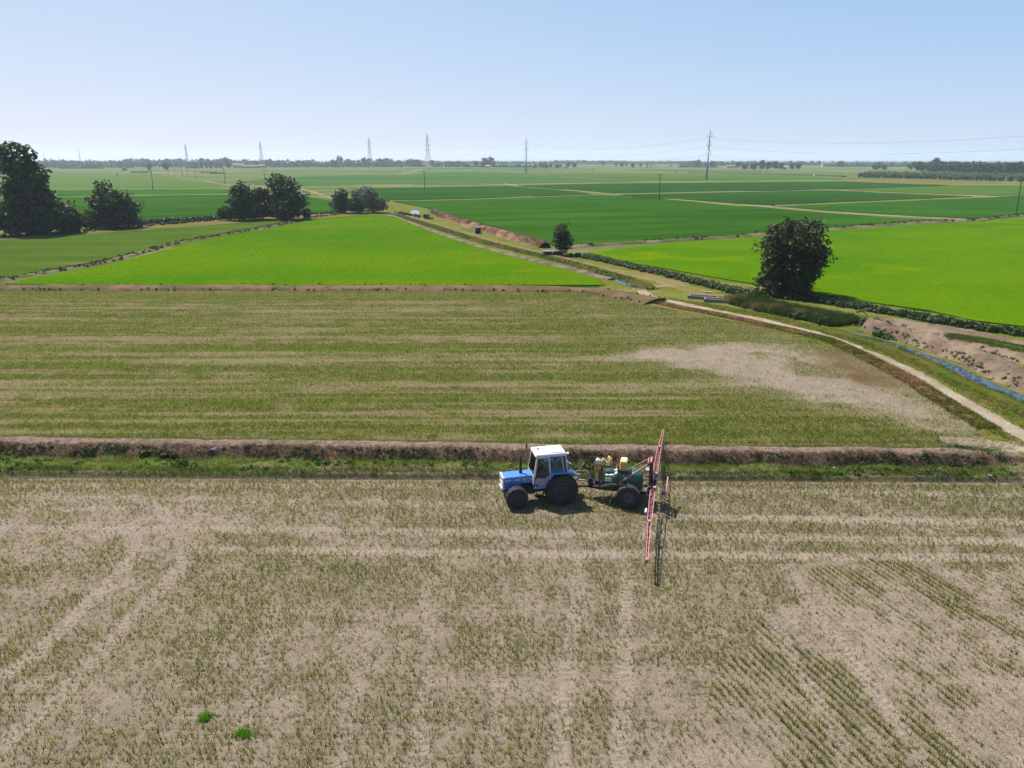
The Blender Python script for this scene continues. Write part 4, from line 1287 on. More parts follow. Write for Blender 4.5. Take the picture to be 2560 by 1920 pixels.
for (u, v, L, rz, lab) in ((1753, 747, 3.2, -.42, 'long grey concrete trough wall in the grass by the junction'), (1790, 755, 2.9, -.3, 'second concrete trough nearer the round tree')):
    X, Y, z = at(u, v)
    t_ = empty('concrete_trough', (X, Y, z), rz, lab, 'trough')
    MB().box(-L / 2, L / 2, -.62, -.45, -.1, .42).build('side_wall', M['concrete'], t_, bevel=.02)
    MB().box(-L / 2, L / 2, .45, .62, -.1, .42).build('side_wall', M['concrete'], t_, bevel=.02)
    MB().box(-L / 2 + .02, -L / 2 + .2, -.448, .448, -.1, .40).build('end_wall', M['concrete'], t_)
    MB().box(-L / 2 + .2, L / 2 - .02, -.448, .448, -.1, .1).build('floor_slab', M['concrete'], t_)
X, Y, z = at(1772, 740)
o = MB().box(-.55, .55, -.35, .35, .0, .12).build('concrete_slab', M['concrete'], None, bevel=.02)
o.location = (X, Y, z + .45)
o.rotation_euler = (0, 0, -.2)
props(o, 'pale flat slab bridging the two concrete troughs', 'slab')
X, Y, z = at(2158, 790)
o = MB().tube((-.9, -.2, .5), (.9, .3, .75), .14, 8, .09).tube((-.2, 0, .6), (.2, -.5, .2), .1, 6, .05).build('fallen_log', M['bark'], None)
o.location = (X, Y, z)
props(o, 'grey fallen log lying in the weeds by the reeds', 'log')

# ================================================================== THE TRACTOR
M['blue'] = mat_plain('blue_paint', (.035, .17, .50), .3, spec=.6, vary=.12, scale=3, coat=.6)
M['white'] = mat_plain('white_paint', (.56, .54, .53), .45, vary=.08, scale=3)
M['greyw'] = mat_plain('grey_white_paint', (.3, .29, .285), .55, vary=.15, scale=4)
M['rubber'] = mat_plain('tyre_rubber', (.016, .015, .015), .75, vary=.10, scale=7, bump=.2)
M['rimgrey'] = mat_plain('rim_paint', (.05, .05, .055), .6, vary=.12, scale=9)
M['black'] = mat_plain('black_paint', (.012, .012, .013), .5, vary=.08)
M['seat'] = mat_plain('seat_vinyl', (.02, .02, .02), .7, vary=.1)
M['red'] = mat_plain('shaded_red_paint', (.10, .010, .012), .45, vary=.06, scale=6)  # red darkened in colour for the shaded frame
M['pinkred'] = mat_plain('sunlit_red_paint', (.42, .15, .155), .5, vary=.16, scale=5)  # same red paled towards pink, sunlight put into the colour
M['tank'] = mat_plain('green_tank_plastic', (.008, .062, .036), .3, spec=.5, vary=.1, scale=2)
M['yellow'] = mat_plain('yellow_plastic', (.55, .36, .07), .4, vary=.1, scale=9)
M['cream'] = mat_plain('milky_plastic', (.72, .68, .56), .4, vary=.08, scale=9)
M['galv'] = mat_plain('galvanised_steel', (.34, .34, .33), .5, metal=.3, vary=.2)
M['hose'] = mat_plain('grey_hose', (.3, .3, .28), .5, vary=.1)
M['lamp'] = mat_plain('lamp_glass', (.6, .6, .6), .1, vary=.02)
M['skin'] = mat_plain('skin', (.42, .24, .17), .6, vary=.05)
M['shirt'] = mat_plain('light_blue_shirt', (.28, .42, .5), .8, vary=.1)
M['jeans'] = mat_plain('dark_trousers', (.03, .04, .07), .85, vary=.1)
m_, t_, b_, o_ = nodes('cab_glass')
tr_ = t_.nodes.new('ShaderNodeBsdfTransparent')
tr_.inputs[0].default_value = (.50, .58, .56, 1)
gl_ = t_.nodes.new('ShaderNodeBsdfGlossy')
gl_.inputs['Roughness'].default_value = .03
fr_ = t_.nodes.new('ShaderNodeFresnel')
fr_.inputs['IOR'].default_value = 1.5
mx_ = t_.nodes.new('ShaderNodeMixShader')
t_.links.new(fr_.outputs[0], mx_.inputs[0])
t_.links.new(tr_.outputs[0], mx_.inputs[1])
t_.links.new(gl_.outputs[0], mx_.inputs[2])
t_.links.new(mx_.outputs[0], o_.inputs['Surface'])
M['glass'] = m_


def wheel(parent, loc, R, w, rim, lugs, out, rimmat, dish=.05, bolts=8, lugh=.045, pitch=.26):
    """wheel disc with children tyre and hub; out=+1 or -1: which side faces outwards (local y)"""
    h = w / 2
    wd = MB()
    pr = [(rim, h * .82), (rim * .94, h * .86), (rim * .90, h * .55), (rim * .80, dish), (rim * .52, dish + .02), (rim * .44, dish + .1), (rim * .30, dish + .11), (0.001, dish + .11)]
    wd.lathe([(r_, a * out) for r_, a in pr], 28)
    wd.lathe([(rim, -h * .82 * out), (rim * .9, -h * .7 * out), (rim * .85, 0), (.001, 0)], 28)
    o = wd.build('wheel', rimmat, parent, smooth=False)
    o.location = loc
    Rt = R - lugh
    ty = MB()
    ty.lathe([(rim * .97, -h * .84), (rim * 1.06, -h * .92), ((rim + Rt) / 2, -h * 1.02), (Rt * .95, -h * .95), (Rt, -h * .74), (Rt + .012, 0), (Rt, h * .74), (Rt * .95, h * .95), ((rim + Rt) / 2, h * 1.02), (rim * 1.06, h * .92), (rim * .97, h * .84)], 40)
    for i in range(lugs):
        for sd_ in (-1, 1):
            a0 = 2 * math.pi * (i + (.5 if sd_ > 0 else 0)) / lugs
            a1 = a0 + pitch
            da = .5 * .36 * 2 * math.pi / lugs
            p = []
            for rr0, rr1 in ((Rt - .03, Rt - .05), (R, R - .012)):
                for (aa, yy, rr) in ((a0 - da, -sd_ * w * .03, rr0), (a0 + da, -sd_ * w * .03, rr0), (a1 + da, sd_ * h * 1.0, rr1), (a1 - da, sd_ * h * 1.0, rr1)):
                    p.append((rr * math.cos(aa), yy, rr * math.sin(aa)))
            ty.hexa(p)
    ty.build('tyre', M['rubber'], o)
    hb = MB()
    hb.lathe([(rim * .2, dish * out), (rim * .2, (dish + .16) * out), (rim * .12, (dish + .19) * out), (.001, (dish + .19) * out)], 16)
    for i in range(bolts):
        a = 2 * math.pi * i / bolts
        x, z = math.cos(a) * rim * .36, math.sin(a) * rim * .36
        hb.tube((x, (dish + .10) * out, z), (x, (dish + .135) * out, z), .018, 6)
    hb.build('hub', M['black'], o)
    return o


TX, TY = 2.393, 34.05
trc = empty('tractor', (TX, TY, 0), math.radians(-168.5), 'blue farm tractor with white cab roof pulling the sprayer', 'tractor')
# local: x forward from the rear axle, y towards the camera side, z up
for s_ in (1, -1):
    wheel(trc, (0, .83 * s_, .84), .84, .46, .47, 22, s_, M['rimgrey'], dish=.02)
    wheel(trc, (2.36, .80 * s_, .585), .585, .36, .31, 18, s_, M['rimgrey'], dish=.05, lugh=.04)
# chassis, engine and axles
m = MB()
m.box(-.45, .75, -.26, .26, .5, 1.0)
m.box(.7, 1.6, -.2, .2, .5, 1.05)
m.box(1.55, 2.55, -.22, .22, .55, 1.12)
m.tube((0, -.75, .84), (0, .75, .84), .14, 12)
m.tube((2.36, -.7, .58), (2.36, .7, .58), .09, 10)
m.box(1.3, 1.75, .2, .42, .52, .95)
m.tube((1.55, .3, 1.08), (2.2, .3, 1.08), .05, 8)
m.build('engine_block', M['black'], trc, bevel=.02)
m = MB()
for k in range(5): m.box(2.62 + .0, 2.86, -.24, .24, .52 + k * .07, .575 + k * .07)
m.build('front_weights', M['black'], trc, bevel=.015)
# bonnet: deep sides in front, shallow behind the front wheel
m = MB()
m.prism([(1.42, 1.14), (2.02, 1.14), (2.16, .86), (2.93, .86), (2.93, 1.53), (1.42, 1.555)], -.385, .385)
m.build('bonnet', M['blue'], trc, bevel=.035)
m = MB()
for s_ in (1, -1):
    y0, y1 = (.383, .39) if s_ > 0 else (-.39, -.383)
    m.box(1.46, 2.9, y0, y1, 1.325, 1.385)
m.build('side_stripe', M['white'], trc)
for k in range(3):
    MB().box(1.98, 2.88, .386, .392, 1.18 - k * .09, 1.195 - k * .09).build('louvre', M['black'], trc)
# number on the stripe: 6880, then small dark print
fc = bpy.data.curves.new('side_number', 'FONT')
fc.body = '6880'
fc.size = .105
fc.extrude = .001
fc.align_x = 'CENTER'
fo = bpy.data.objects.new('side_number', fc)
COL.objects.link(fo)
dg = bpy.context.evaluated_depsgraph_get()
me = bpy.data.meshes.new_from_object(fo.evaluated_get(dg))
bpy.data.objects.remove(fo)
me.materials.clear()
me.materials.append(M['black'])
fo = bpy.data.objects.new('side_number', me)
COL.objects.link(fo)
fo.parent = trc
fo.location = (2.5, .3935, 1.318)
fo.rotation_euler = (math.pi / 2, 0, math.pi)
MB().box(1.95, 2.12, .391, .3945, 1.335, 1.375).build('stripe_print', M['black'], trc)
MB().box(1.6, 1.82, .391, .3945, 1.335, 1.375).build('stripe_print', M['black'], trc)
m = MB().tube((1.78, .05, 1.55), (1.78, .05, 1.575), .05, 10)
m.build('filler_cap', M['galv'], trc)
# grille: white frame, dark mesh, lamps
m = MB()
m.box(2.935, 3.02, -.39, -.31, .86, 1.535)
m.box(2.935, 3.02, .31, .39, .86, 1.535)
m.box(2.936, 3.019, -.308, .308, 1.44, 1.534)
m.box(2.936, 3.06, -.308, .308, .80, .93)
m.box(2.936, 3.018, -.308, .308, 1.12, 1.17)
m.build('grille_frame', M['white'], trc, bevel=.015)
g = MB().box(2.932, 2.97, -.308, .308, .93, 1.44).build('grille_mesh', M['black'], trc)
for y_ in (-.2, .2):
    MB().lathe([(.001, 3.0), (.075, 3.0), (.085, 2.96)], 16, (0, y_, 1.31), 'x').build('headlight', M['lamp'], trc)
m = MB().path([(1.98, -.05, 1.55), (1.98, -.05, 1.7)], .085, 12).tube((1.98, -.05, 1.7), (1.98, -.05, 2.36), .068, 12).tube((1.98, -.05, 2.36), (2.0, -.05, 2.5), .045, 10)
m.build('exhaust', M['black'], trc, smooth=False)
# cab: posts, sill, doors, roof
RF, RR, RZ = 1.26, -.26, 2.60
lw, uw = .74, .56           # half widths at the waist and under the roof
P_ = {}
for s_ in (1, -1):
    P_[s_] = dict(A0=(1.44, .60 * s_, 1.12), A1=(1.42, .64 * s_, 1.60), A2=(RF, uw * s_, RZ), B1=(.60, lw * s_, 1.72), B2=(.64, uw * s_, RZ), C1=(-.12, lw * s_, 1.80), C2=(-.02, uw * s_, RZ), D1=(-.30, lw * s_, 1.80), D2=(-.24, uw * s_, RZ))
m = MB()
for s_ in (1, -1):
    q_ = P_[s_]
    m.bar(q_['A0'], q_['A1'], .06)
    m.bar(q_['A1'], q_['A2'], .055)
    m.bar((.58, lw * s_, 1.1), q_['B1'], .05)
    m.bar(q_['B1'], q_['B2'], .075, .06)
    m.bar(q_['C1'], q_['C2'], .045)
    m.bar(q_['D1'], q_['D2'], .055)
    m.bar(q_['A2'], q_['D2'], .06)
m.bar(P_[1]['A2'], P_[-1]['A2'], .06)
m.bar(P_[1]['D2'], P_[-1]['D2'], .06)
m.bar(P_[1]['D1'], P_[-1]['D1'], .05)
m.bar(P_[1]['A1'], P_[-1]['A1'], .05)
m.build('cab_frame', M['white'], trc)
m = MB()
m.hexa([(RR - .05, -.61, RZ), (RF + .1, -.61, RZ), (RF + .1, .61, RZ), (RR - .05, .61, RZ), (RR + .0, -.54, RZ + .13), (RF + .04, -.54, RZ + .13), (RF + .04, .54, RZ + .13), (RR + .0, .54, RZ + .13)])
rf = m.build('roof', M['white'], trc, bevel=.045)
MB().box(.62, 1.22, -.46, .46, RZ + .10, RZ + .15).build('roof_hatch', M['white'], rf, bevel=.02)
MB().box(-.2, .585, -.48, .48, RZ + .10, RZ + .165).build('roof_panel', M['white'], rf, bevel=.02)
MB().box(.98, 1.12, -.2, -.08, RZ + .147, RZ + .175).build('hatch_handle', M['black'], rf)
MB().box(RR - .16, RR - .045, .45, .6, RZ + .02, RZ + .12).build('work_lamp', M['lamp'], trc, bevel=.02)


def pane(pts, t=.008):
    v = [Vector(p) for p in pts]
    n = (v[1] - v[0]).cross(v[2] - v[0]).normalized() * t
    k = len(v)
    m = MB()
    m.add([p for p in v] + [p + n for p in v], [tuple(range(k)), tuple(range(2 * k - 1, k - 1, -1))] + [(i, (i + 1) % k, k + (i + 1) % k, k + i) for i in range(k)])
    return m.build('window', M['glass'], trc)


for s_ in (1, -1):
    q_ = P_[s_]
    pane([(1.40, .655 * s_, 1.55), (.86, .73 * s_, 1.50), (.63, .765 * s_, 1.74), (.67, .57 * s_, 2.56), (1.24, .57 * s_, 2.56)])
    pane([(.55, .765 * s_, 1.82), (-.10, .765 * s_, 1.82), (-.03, .57 * s_, 2.56), (.60, .57 * s_, 2.56)])
    pane([(-.14, .765 * s_, 1.82), (-.28, .765 * s_, 1.82), (-.22, .57 * s_, 2.56), (-.06, .57 * s_, 2.56)])
    # door lower half and its frame
    y_ = .72 * s_
    d_ = MB().prism([(1.38, 1.06), (.86, 1.06), (.60, 1.42), (.60, 1.70), (.86, 1.48), (1.38, 1.52)], y_ - .015, y_ + .015).build('door', M['greyw'], trc, bevel=.01)
    m = MB()
    m.bar((1.38, .665 * s_, 1.52), (1.24, .58 * s_, 2.56), .035)
    m.bar((.66, .58 * s_, 2.56), (.62, .78 * s_, 1.74), .03)
    m.bar((1.24, .58 * s_, 2.54), (.66, .58 * s_, 2.54), .035)
    m.build('door_frame', M['white'], d_)
    MB().box(1.22, 1.34, y_ + .014 * s_, y_ + .045 * s_, 1.08, 1.18).build('door_hinge', M['black'], d_)
    MB().box(1.33, 1.41, y_ + .0 * s_, y_ + .05 * s_, 1.5, 1.58).build('door_hinge', M['black'], d_)
    # sill and fender
    MB().prism([(1.46, .92), (.78, .92), (.42, 1.42), (.42, 1.66), (.60, 1.66), (.60, 1.42), (.86, 1.055), (1.46, 1.055)], y_ - .06 * s_, y_ + .04 * s_).build('door_sill', M['blue'], trc, bevel=.015)
    a_, b__ = (.46, .99) if s_ > 0 else (-.99, -.46)
    MB().prism([(.62, 1.60), (.56, 1.80), (-.52, 1.80), (-.80, 1.62), (-.88, 1.42), (-.83, 1.41), (-.74, 1.58), (-.50, 1.74), (.50, 1.74), (.56, 1.58)], a_, b__).build('fender', M['blue'], trc, bevel=.025)
    MB().box(-.90, -.86, .7 * s_ - .1, .7 * s_ + .1, 1.44, 1.56).build('tail_lamp', M['pinkred'], trc)
    # step under the door
    m = MB()
    m.bar((1.3, .62 * s_, .95), (1.3, .68 * s_, .42), .035)
    m.bar((.92, .62 * s_, .95), (.92, .68 * s_, .42), .035)
    m.box(.9, 1.32, .6 * s_ - .08, .6 * s_ + .12, .40, .43)
    m.build('step', M['black'], trc)
    # mirror
m = MB()
m.path([(1.28, -.56, 2.54), (1.4, -1.0, 2.6), (1.42, -1.2, 2.55)], .014, 6)
m.box(1.38, 1.44, -1.33, -1.15, 2.38, 2.66)
m.build('mirror', M['black'], trc, bevel=.01)
pane([(1.45, -.58, 1.64), (1.45, .58, 1.64), (RF + .03, .52, 2.56), (RF + .03, -.52, 2.56)])
pane([(-.31, .68, 1.84), (-.31, -.68, 1.84), (-.26, -.52, 2.56), (-.26, .52, 2.56)])
MB().hexa([(1.40, -.56, 1.1), (1.48, -.56, 1.1), (1.48, .56, 1.1), (1.40, .56, 1.1), (1.40, -.6, 1.6), (1.46, -.6, 1.6), (1.46, .6, 1.6), (1.40, .6, 1.6)]).build('cowl', M['greyw'], trc)
m = MB()
m.hexa([(-.34, -.6, 1.9), (-.32, -.6, 1.86), (-.32, .6, 1.86), (-.34, .6, 1.9), (-.62, -.55, 1.62), (-.60, -.55, 1.58), (-.60, .55, 1.58), (-.62, .55, 1.62)])
m.build('rear_flap', M['black'], trc)
MB().box(-.28, 1.38, -.62, .62, 1.0, 1.04).build('cab_floor', M['black'], trc)
m = MB()
m.box(-.02, .46, -.25, .25, 1.32, 1.46)
m.hexa([(-.12, -.25, 1.42), (.02, -.25, 1.42), (.02, .25, 1.42), (-.12, .25, 1.42), (-.22, -.22, 2.02), (-.12, -.22, 2.02), (-.12, .22, 2.02), (-.22, .22, 2.02)])
m.box(.1, .34, -.14, .14, 1.04, 1.32)
m.build('seat', M['seat'], trc, bevel=.04)
m = MB().box(1.12, 1.38, -.3, .3, 1.2, 1.6)
m.build('dashboard', M['black'], trc, bevel=.03)
m = MB().tube((1.14, 0, 1.55), (.86, 0, 1.78), .025, 8)
n_ = Vector((-.77, 0, .63)).normalized()
u_, v_ = Vector((0, 1, 0)), n_.cross(Vector((0, 1, 0)))
ring_ = [Vector((.86, 0, 1.78)) + u_ * math.cos(t) * .2 + v_ * math.sin(t) * .2 for t in np.linspace(0, 2 * math.pi, 21)]
m.path(ring_, .014, 6)
m.bar(ring_[0], ring_[10], .02)
m.build('steering_wheel', M['black'], trc)
# rear linkage
m = MB()
for y_ in (-.32, .32):
    m.bar((-.35, y_, .62), (-1.15, y_ * .8, .55), .06)
    m.tube((-.5, y_, 1.2), (-.85, y_ * .9, .6), .025, 8)
m.bar((-.4, 0, 1.05), (-1.1, 0, 1.0), .06)
m.bar((-.3, 0, .45), (-1.0, 0, .45), .09, .05)
m.build('rear_linkage', M['galv'], trc)

# ---- the driver
sk = {'pelvis': (.18, 0, 1.52, .15), 'waist': (.14, 0, 1.68, .135), 'chest': (.12, 0, 1.88, .155), 'neckb': (.13, 0, 2.02, .075), 'neck': (.15, 0, 2.09, .055), 'head': (.175, 0, 2.19, .092), 'crown': (.165, 0, 2.265, .075),
      'nose': (.275, 0, 2.185, .016), 'sl': (.13, .19, 1.97, .07), 'sr': (.13, -.19, 1.97, .07), 'el': (.36, .27, 1.74, .048), 'er': (.36, -.27, 1.74, .048), 'wl': (.66, .17, 1.83, .034), 'wr': (.66, -.17, 1.83, .034),
      'hl': (.74, .165, 1.85, .036), 'hr': (.74, -.165, 1.85, .036), 'hipl': (.2, .1, 1.5, .1), 'hipr': (.2, -.1, 1.5, .1), 'kl': (.66, .16, 1.52, .075), 'kr': (.66, -.16, 1.52, .075), 'al': (.82, .16, 1.12, .05), 'ar': (.82, -.16, 1.12, .05), 'fl': (1.0, .16, 1.085, .042), 'fr': (1.0, -.16, 1.085, .042)}
ed = [('pelvis', 'waist'), ('waist', 'chest'), ('chest', 'neckb'), ('neckb', 'neck'), ('neck', 'head'), ('head', 'crown'), ('head', 'nose'), ('chest', 'sl'), ('chest', 'sr'), ('sl', 'el'), ('sr', 'er'), ('el', 'wl'), ('er', 'wr'), ('wl', 'hl'), ('wr', 'hr'),
      ('pelvis', 'hipl'), ('pelvis', 'hipr'), ('hipl', 'kl'), ('hipr', 'kr'), ('kl', 'al'), ('kr', 'ar'), ('al', 'fl'), ('ar', 'fr')]
for sd_, sg in (('l', 1), ('r', -1)):
    hx, hy, hz, _r = sk['h' + sd_]
    for i, L_ in enumerate((.055, .065, .062, .048)):
        a = 'f%s%d' % (sd_, i)
        oy = (i - 1.5) * .019
        sk[a + 'a'] = (hx + .04, hy + oy, hz + .02, .0095)
        sk[a + 'b'] = (hx + .04 + L_ * .5, hy + oy * 1.1, hz - .005, .0085)
        sk[a + 'c'] = (hx + .03 + L_ * .4, hy + oy * 1.1, hz - .045, .0075)
        ed += [('h' + sd_, a + 'a'), (a + 'a', a + 'b'), (a + 'b', a + 'c')]
    sk['t' + sd_ + 'a'] = (hx + .0, hy - sg * .042, hz + .01, .011)
    sk['t' + sd_ + 'b'] = (hx + .035, hy - sg * .06, hz - .015, .009)
    ed += [('h' + sd_, 't' + sd_ + 'a'), ('t' + sd_ + 'a', 't' + sd_ + 'b')]
nm = list(sk)
me = bpy.data.meshes.new('person')
me.from_pydata([sk[k][:3] for k in nm], [(nm.index(a), nm.index(b)) for a, b in ed], [])
o = bpy.data.objects.new('person', me)
COL.objects.link(o)
md = o.modifiers.new('skin', 'SKIN')
md.use_smooth_shade = True
for i, k in enumerate(nm):
    me.skin_vertices[0].data[i].radius = (sk[k][3], sk[k][3])
    me.skin_vertices[0].data[i].use_root = (k == 'pelvis')
sb = o.modifiers.new('smooth', 'SUBSURF')
sb.levels = sb.render_levels = 1
dg = bpy.context.evaluated_depsgraph_get()
me2 = bpy.data.meshes.new_from_object(o.evaluated_get(dg))
o.modifiers.clear()
o.data = me2
me2.materials.clear()
for k in ('shirt', 'skin', 'jeans'): me2.materials.append(M[k])
for p in me2.polygons:
    c_ = p.center
    p.material_index = 1 if (c_.z > 2.05 or (c_.x > .52 and c_.z > 1.72)) else (2 if (c_.z < 1.58) else 0)
    p.use_smooth = True
o.matrix_world = trc.matrix_world
o.location, o.rotation_euler = trc.location, trc.rotation_euler
props(o, 'driver in a light blue shirt sitting at the tractor wheel', 'person')
m = MB().lathe([(.001, 2.305), (.06, 2.295), (.098, 2.24), (.1, 2.19), (.085, 2.14)], 14, (.15, 0, 0), 'z')
m.build('hair', M['black'], o, smooth=True)
for y_ in (-.035, .035):
    MB().lathe([(.001, .268), (.012, .262)], 8, (0, y_, 2.205), 'x').build('eye', M['black'], o)

# ================================================================== THE SPRAYER
spr = empty('crop_sprayer', (6.153, 33.6, 0), math.atan2(.2415, -.9704), 'trailed crop sprayer with green tank and long red boom', 'sprayer')
for s_ in (1, -1):
    wheel(spr, (0, .85 * s_, .645), .645, .40, .30, 20, s_, mat_plain('pale_rim', (.12, .125, .14), .55, vary=.15) if s_ > 0 else M['rimgrey'], dish=.04, lugh=.035)
# tank: loft of rounded sections with humps
st = [(-.62, .25, .25, 1.2), (-.58, .42, .40, 1.22), (-.46, .54, .50, 1.24), (-.25, .58, .54, 1.26), (.02, .58, .54, 1.26), (.14, .575, .485, 1.215), (.40, .575, .47, 1.20), (.52, .58, .52, 1.24), (.75, .58, .52, 1.24), (.86, .575, .455, 1.19), (1.2, .57, .44, 1.17), (1.38, .52, .40, 1.15), (1.47, .36, .28, 1.13)]
m = MB()
N_ = 28
v, f = [], []
for (x, hw, hh, cz) in st:
    for i in range(N_):
        t = 2 * math.pi * i / N_
        c_, s__ = math.cos(t), math.sin(t)
        e = .62
        v.append((x, math.copysign(abs(c_) ** e, c_) * hw, cz + math.copysign(abs(s__) ** e, s__) * hh))
for k in range(len(st) - 1):
    for i in range(N_):
        j = (i + 1) % N_
        f.append((k * N_ + i, k * N_ + j, (k + 1) * N_ + j, (k + 1) * N_ + i))
f += [tuple(range(N_)), tuple(range(len(v) - 1, len(v) - N_ - 1, -1))]
m.add(v, f)
tk = m.build('tank', M['tank'], spr, smooth=True)
MB().lathe([(.001, 1.76), (.24, 1.76), (.26, 1.72), (.26, 1.66)], 24, (.66, 0, 0), 'z').build('tank_lid', M['white'], tk, True)
MB().box(.95, 1.28, .572, .585, 1.25, 1.42).build('sign_plate', M['cream'], tk)
for k, (a_, b__) in enumerate(((1.19, 1.24), (1.10, 1.15), (.99, 1.06))):
    MB().box(a_, b__, .586, .590, 1.29, 1.39).build('plate_print', mat_plain('dark_print', (.05, .06, .16), .6), tk)
# grey band down the side
m = MB()
for s_ in (1, -1):
    m = MB()
    for p, q in (((1.48, .60 * s_, .92), (.95, .605 * s_, 1.14)), ((.95, .605 * s_, 1.14), (.25, .605 * s_, 1.15)), ((.25, .605 * s_, 1.15), (-.1, .605 * s_, 1.06))):
        m.bar(p, q, .02, .085)
    m.build('side_band', M['galv'], spr)
# chassis and drawbar
m = MB()
for y_ in (-.42, .42):
    m.bar((1.55, y_, .74), (-1.0, y_, .74), .1, .14)
m.bar((1.5, -.45, .74), (1.5, .45, .74), .1)
m.bar((-.9, -.45, .74), (-.9, .45, .74), .1)
m.tube((0, -.75, .645), (0, .75, .645), .06, 10)
m.bar((1.5, .4, .72), (2.2, .05, .6), .1)
m.bar((1.5, -.4, .72), (2.2, -.05, .6), .1)
m.bar((2.15, 0, .6), (2.92, 0, .5), .1)
m.bar((1.3, .55, .7), (1.3, .6, .3), .03)
m.bar((.9, .55, .7), (.9, .6, .3), .03)
m.bar((1.32, .6, .3), (.88, .6, .3), .04)
m.build('chassis', M['black'], spr)
m = MB()
m.box(1.95, 2.2, -.16, .16, .62, 1.05)
m.tube((2.08, -.2, 1.0), (2.08, .22, 1.0), .13, 12)
m.tube((2.0, .0, 1.05), (2.05, .02, 1.32), .05, 8)
m.box(1.6, 1.85, -.2, .2, .78, 1.02)
m.build('pump', M['black'], spr, bevel=.02)
MB().path([(2.1, .15, .85), (2.4, .1, .95), (2.9, .02, .9)], .03, 6).build('hose', M['hose'], spr)
MB().path([(1.9, .2, .9), (1.75, .3, .72), (1.6, .25, .9)], .025, 6).build('hose', M['hose'], spr)
MB().path([(2.0, .1, 1.2), (2.35, -.05, 1.45), (2.9, -.1, 1.25)], .018, 6).build('hose', M['hose'], spr)
MB().path([(2.1, .1, 1.2), (1.9, .2, 1.0), (1.7, .3, 1.2), (1.52, .3, 1.35)], .02, 6).build('hose', M['hose'], spr)
MB().path([(2.3, -.1, 1.95), (2.55, -.05, 1.75), (2.65, -.1, 1.4), (2.9, -.1, 1.3)], .02, 6).build('hose', M['hose'], spr)

# coiled hose on its stand
m = MB()
cz_, cx_ = 1.80, 2.18
for k in range(3):
    m.lathe([(.27 - .03, -.05 + k * .04), (.27, -.05 + k * .04 + .02), (.27 - .03, -.05 + k * .04 + .04), (.2, -.05 + k * .04 + .02), (.24, -.05 + k * .04)], 26, (cx_, 0, cz_))
for k in range(4):
    a = k * math.pi / 2 + .5
    m.bar((cx_, .02, cz_), (cx_ + math.cos(a) * .24, .02, cz_ + math.sin(a) * .24), .03)
m.bar((cx_, -.06, cz_), (cx_ - .05, -.06, .9), .05)
m.build('hose_reel', M['black'], spr)
# red uprights, hoop posts, racks and braces
m = MB()
for y_ in (-.5, .5):
    m.bar((1.56, y_, .68), (1.56, y_, 1.86), .09)
m.bar((1.56, -.5, 1.84), (1.56, .5, 1.84), .08)
m.build('front_post', M['red'], spr, bevel=.01)
m = MB()
for y_ in (-.62, .62):
    m.bar((.62, y_, 1.05), (.62, y_, 2.22), .085)
m.bar((.62, -.62, 1.86), (.62, .62, 1.86), .07)
m.build('hoop', M['red'], spr, bevel=.01)
m = MB()
for y_ in (-.28, .22):
    m.bar((1.62, y_, 1.88), (.62, y_, 1.90), .05)
m.bar((1.25, -.3, 1.9), (1.25, .26, 1.9), .04)
m.bar((1.95, -.28, 1.9), (1.55, -.28, 1.9), .04)
m.bar((1.95, .22, 1.9), (1.55, .22, 1.9), .04)
m.bar((1.95, -.28, 1.9), (1.95, .22, 1.9), .04)
m.path([(1.95, -.28, 1.92), (1.95, -.28, 2.15), (1.3, -.28, 2.15), (1.3, -.28, 1.92)], .015, 6)
m.build('rack', M['red'], spr)
for s_ in (1, -1):
    MB().bar((-.86, .36 * s_, 2.32), (.6, .60 * s_, 1.18), .065).build('brace', M['pinkred'], spr, bevel=.01)
    m = MB().bar((-.98, .36 * s_, .48), (-.98, .36 * s_, 2.45), .15, .12)
    m.bar((-.92, .36 * s_, 2.34), (-.80, .36 * s_, 2.34), .14, .1)
    m.build('mast', M['red'], spr, bevel=.012)
for p, q, w in (((-.98, -.36, 2.40), (-.98, .36, 2.40), .1), ((-.84, -.36, 2.36), (-.84, .36, 2.36), .06), ((-.98, -.36, .6), (-.98, .36, .6), .1), ((-.98, .36, 1.5), (-.62, .36, 1.52), .05)):
    MB().bar(p, q, w).build('mast_crossbar', M['pinkred'], spr, bevel=.01)
# lift frame behind the mast, valves and hoses
m = MB()
m.bar((-1.16, -.55, .85), (-1.16, -.55, 1.5), .07)
m.bar((-1.16, .55, .85), (-1.16, .55, 1.5), .07)
for z_ in (.85, 1.18, 1.5):
    m.bar((-1.16, -.6, z_), (-1.16, .6, z_), .07)
m.tube((-1.06, 0, .7), (-1.06, 0, 2.2), .035, 8)
m.box(-1.3, -1.06, -.22, .22, 1.2, 1.42)
m.tube((-1.25, .32, 1.0), (-1.25, .32, 1.35), .05, 8)
m.tube((-1.25, -.32, 1.0), (-1.25, -.32, 1.35), .05, 8)
m.build('lift_frame', M['black'], spr)
m = MB()
for k in range(6):
    m.tube((-1.34, -.2 + k * .08, 1.25), (-1.28, -.2 + k * .08, 1.25), .03, 8)
m.box(-1.36, -1.30, -.26, .28, 1.22, 1.28)
m.build('valve_block', M['galv'], spr)
MB().box(-.9, -.72, -.3, .1, 1.72, 1.86).build('control_box', M['galv'], spr)
MB().box(-.7, -.66, .38, .44, .9, 1.35).build('sight_tube', M['cream'], spr)
th = np.linspace(-.6, 3.6, 14)
MB().path([(-1.32 - .16 * math.sin(t), .95 - .22 * math.cos(t), 1.2 + .14 * math.cos(t)) for t in th], .014, 6).build('hose', M['hose'], spr)
MB().path([(-.98 + .12 * math.sin(t), .7 - .16 * math.cos(t), 1.0 + .2 * math.cos(t)) for t in th], .012, 6).build('hose', M['hose'], spr)
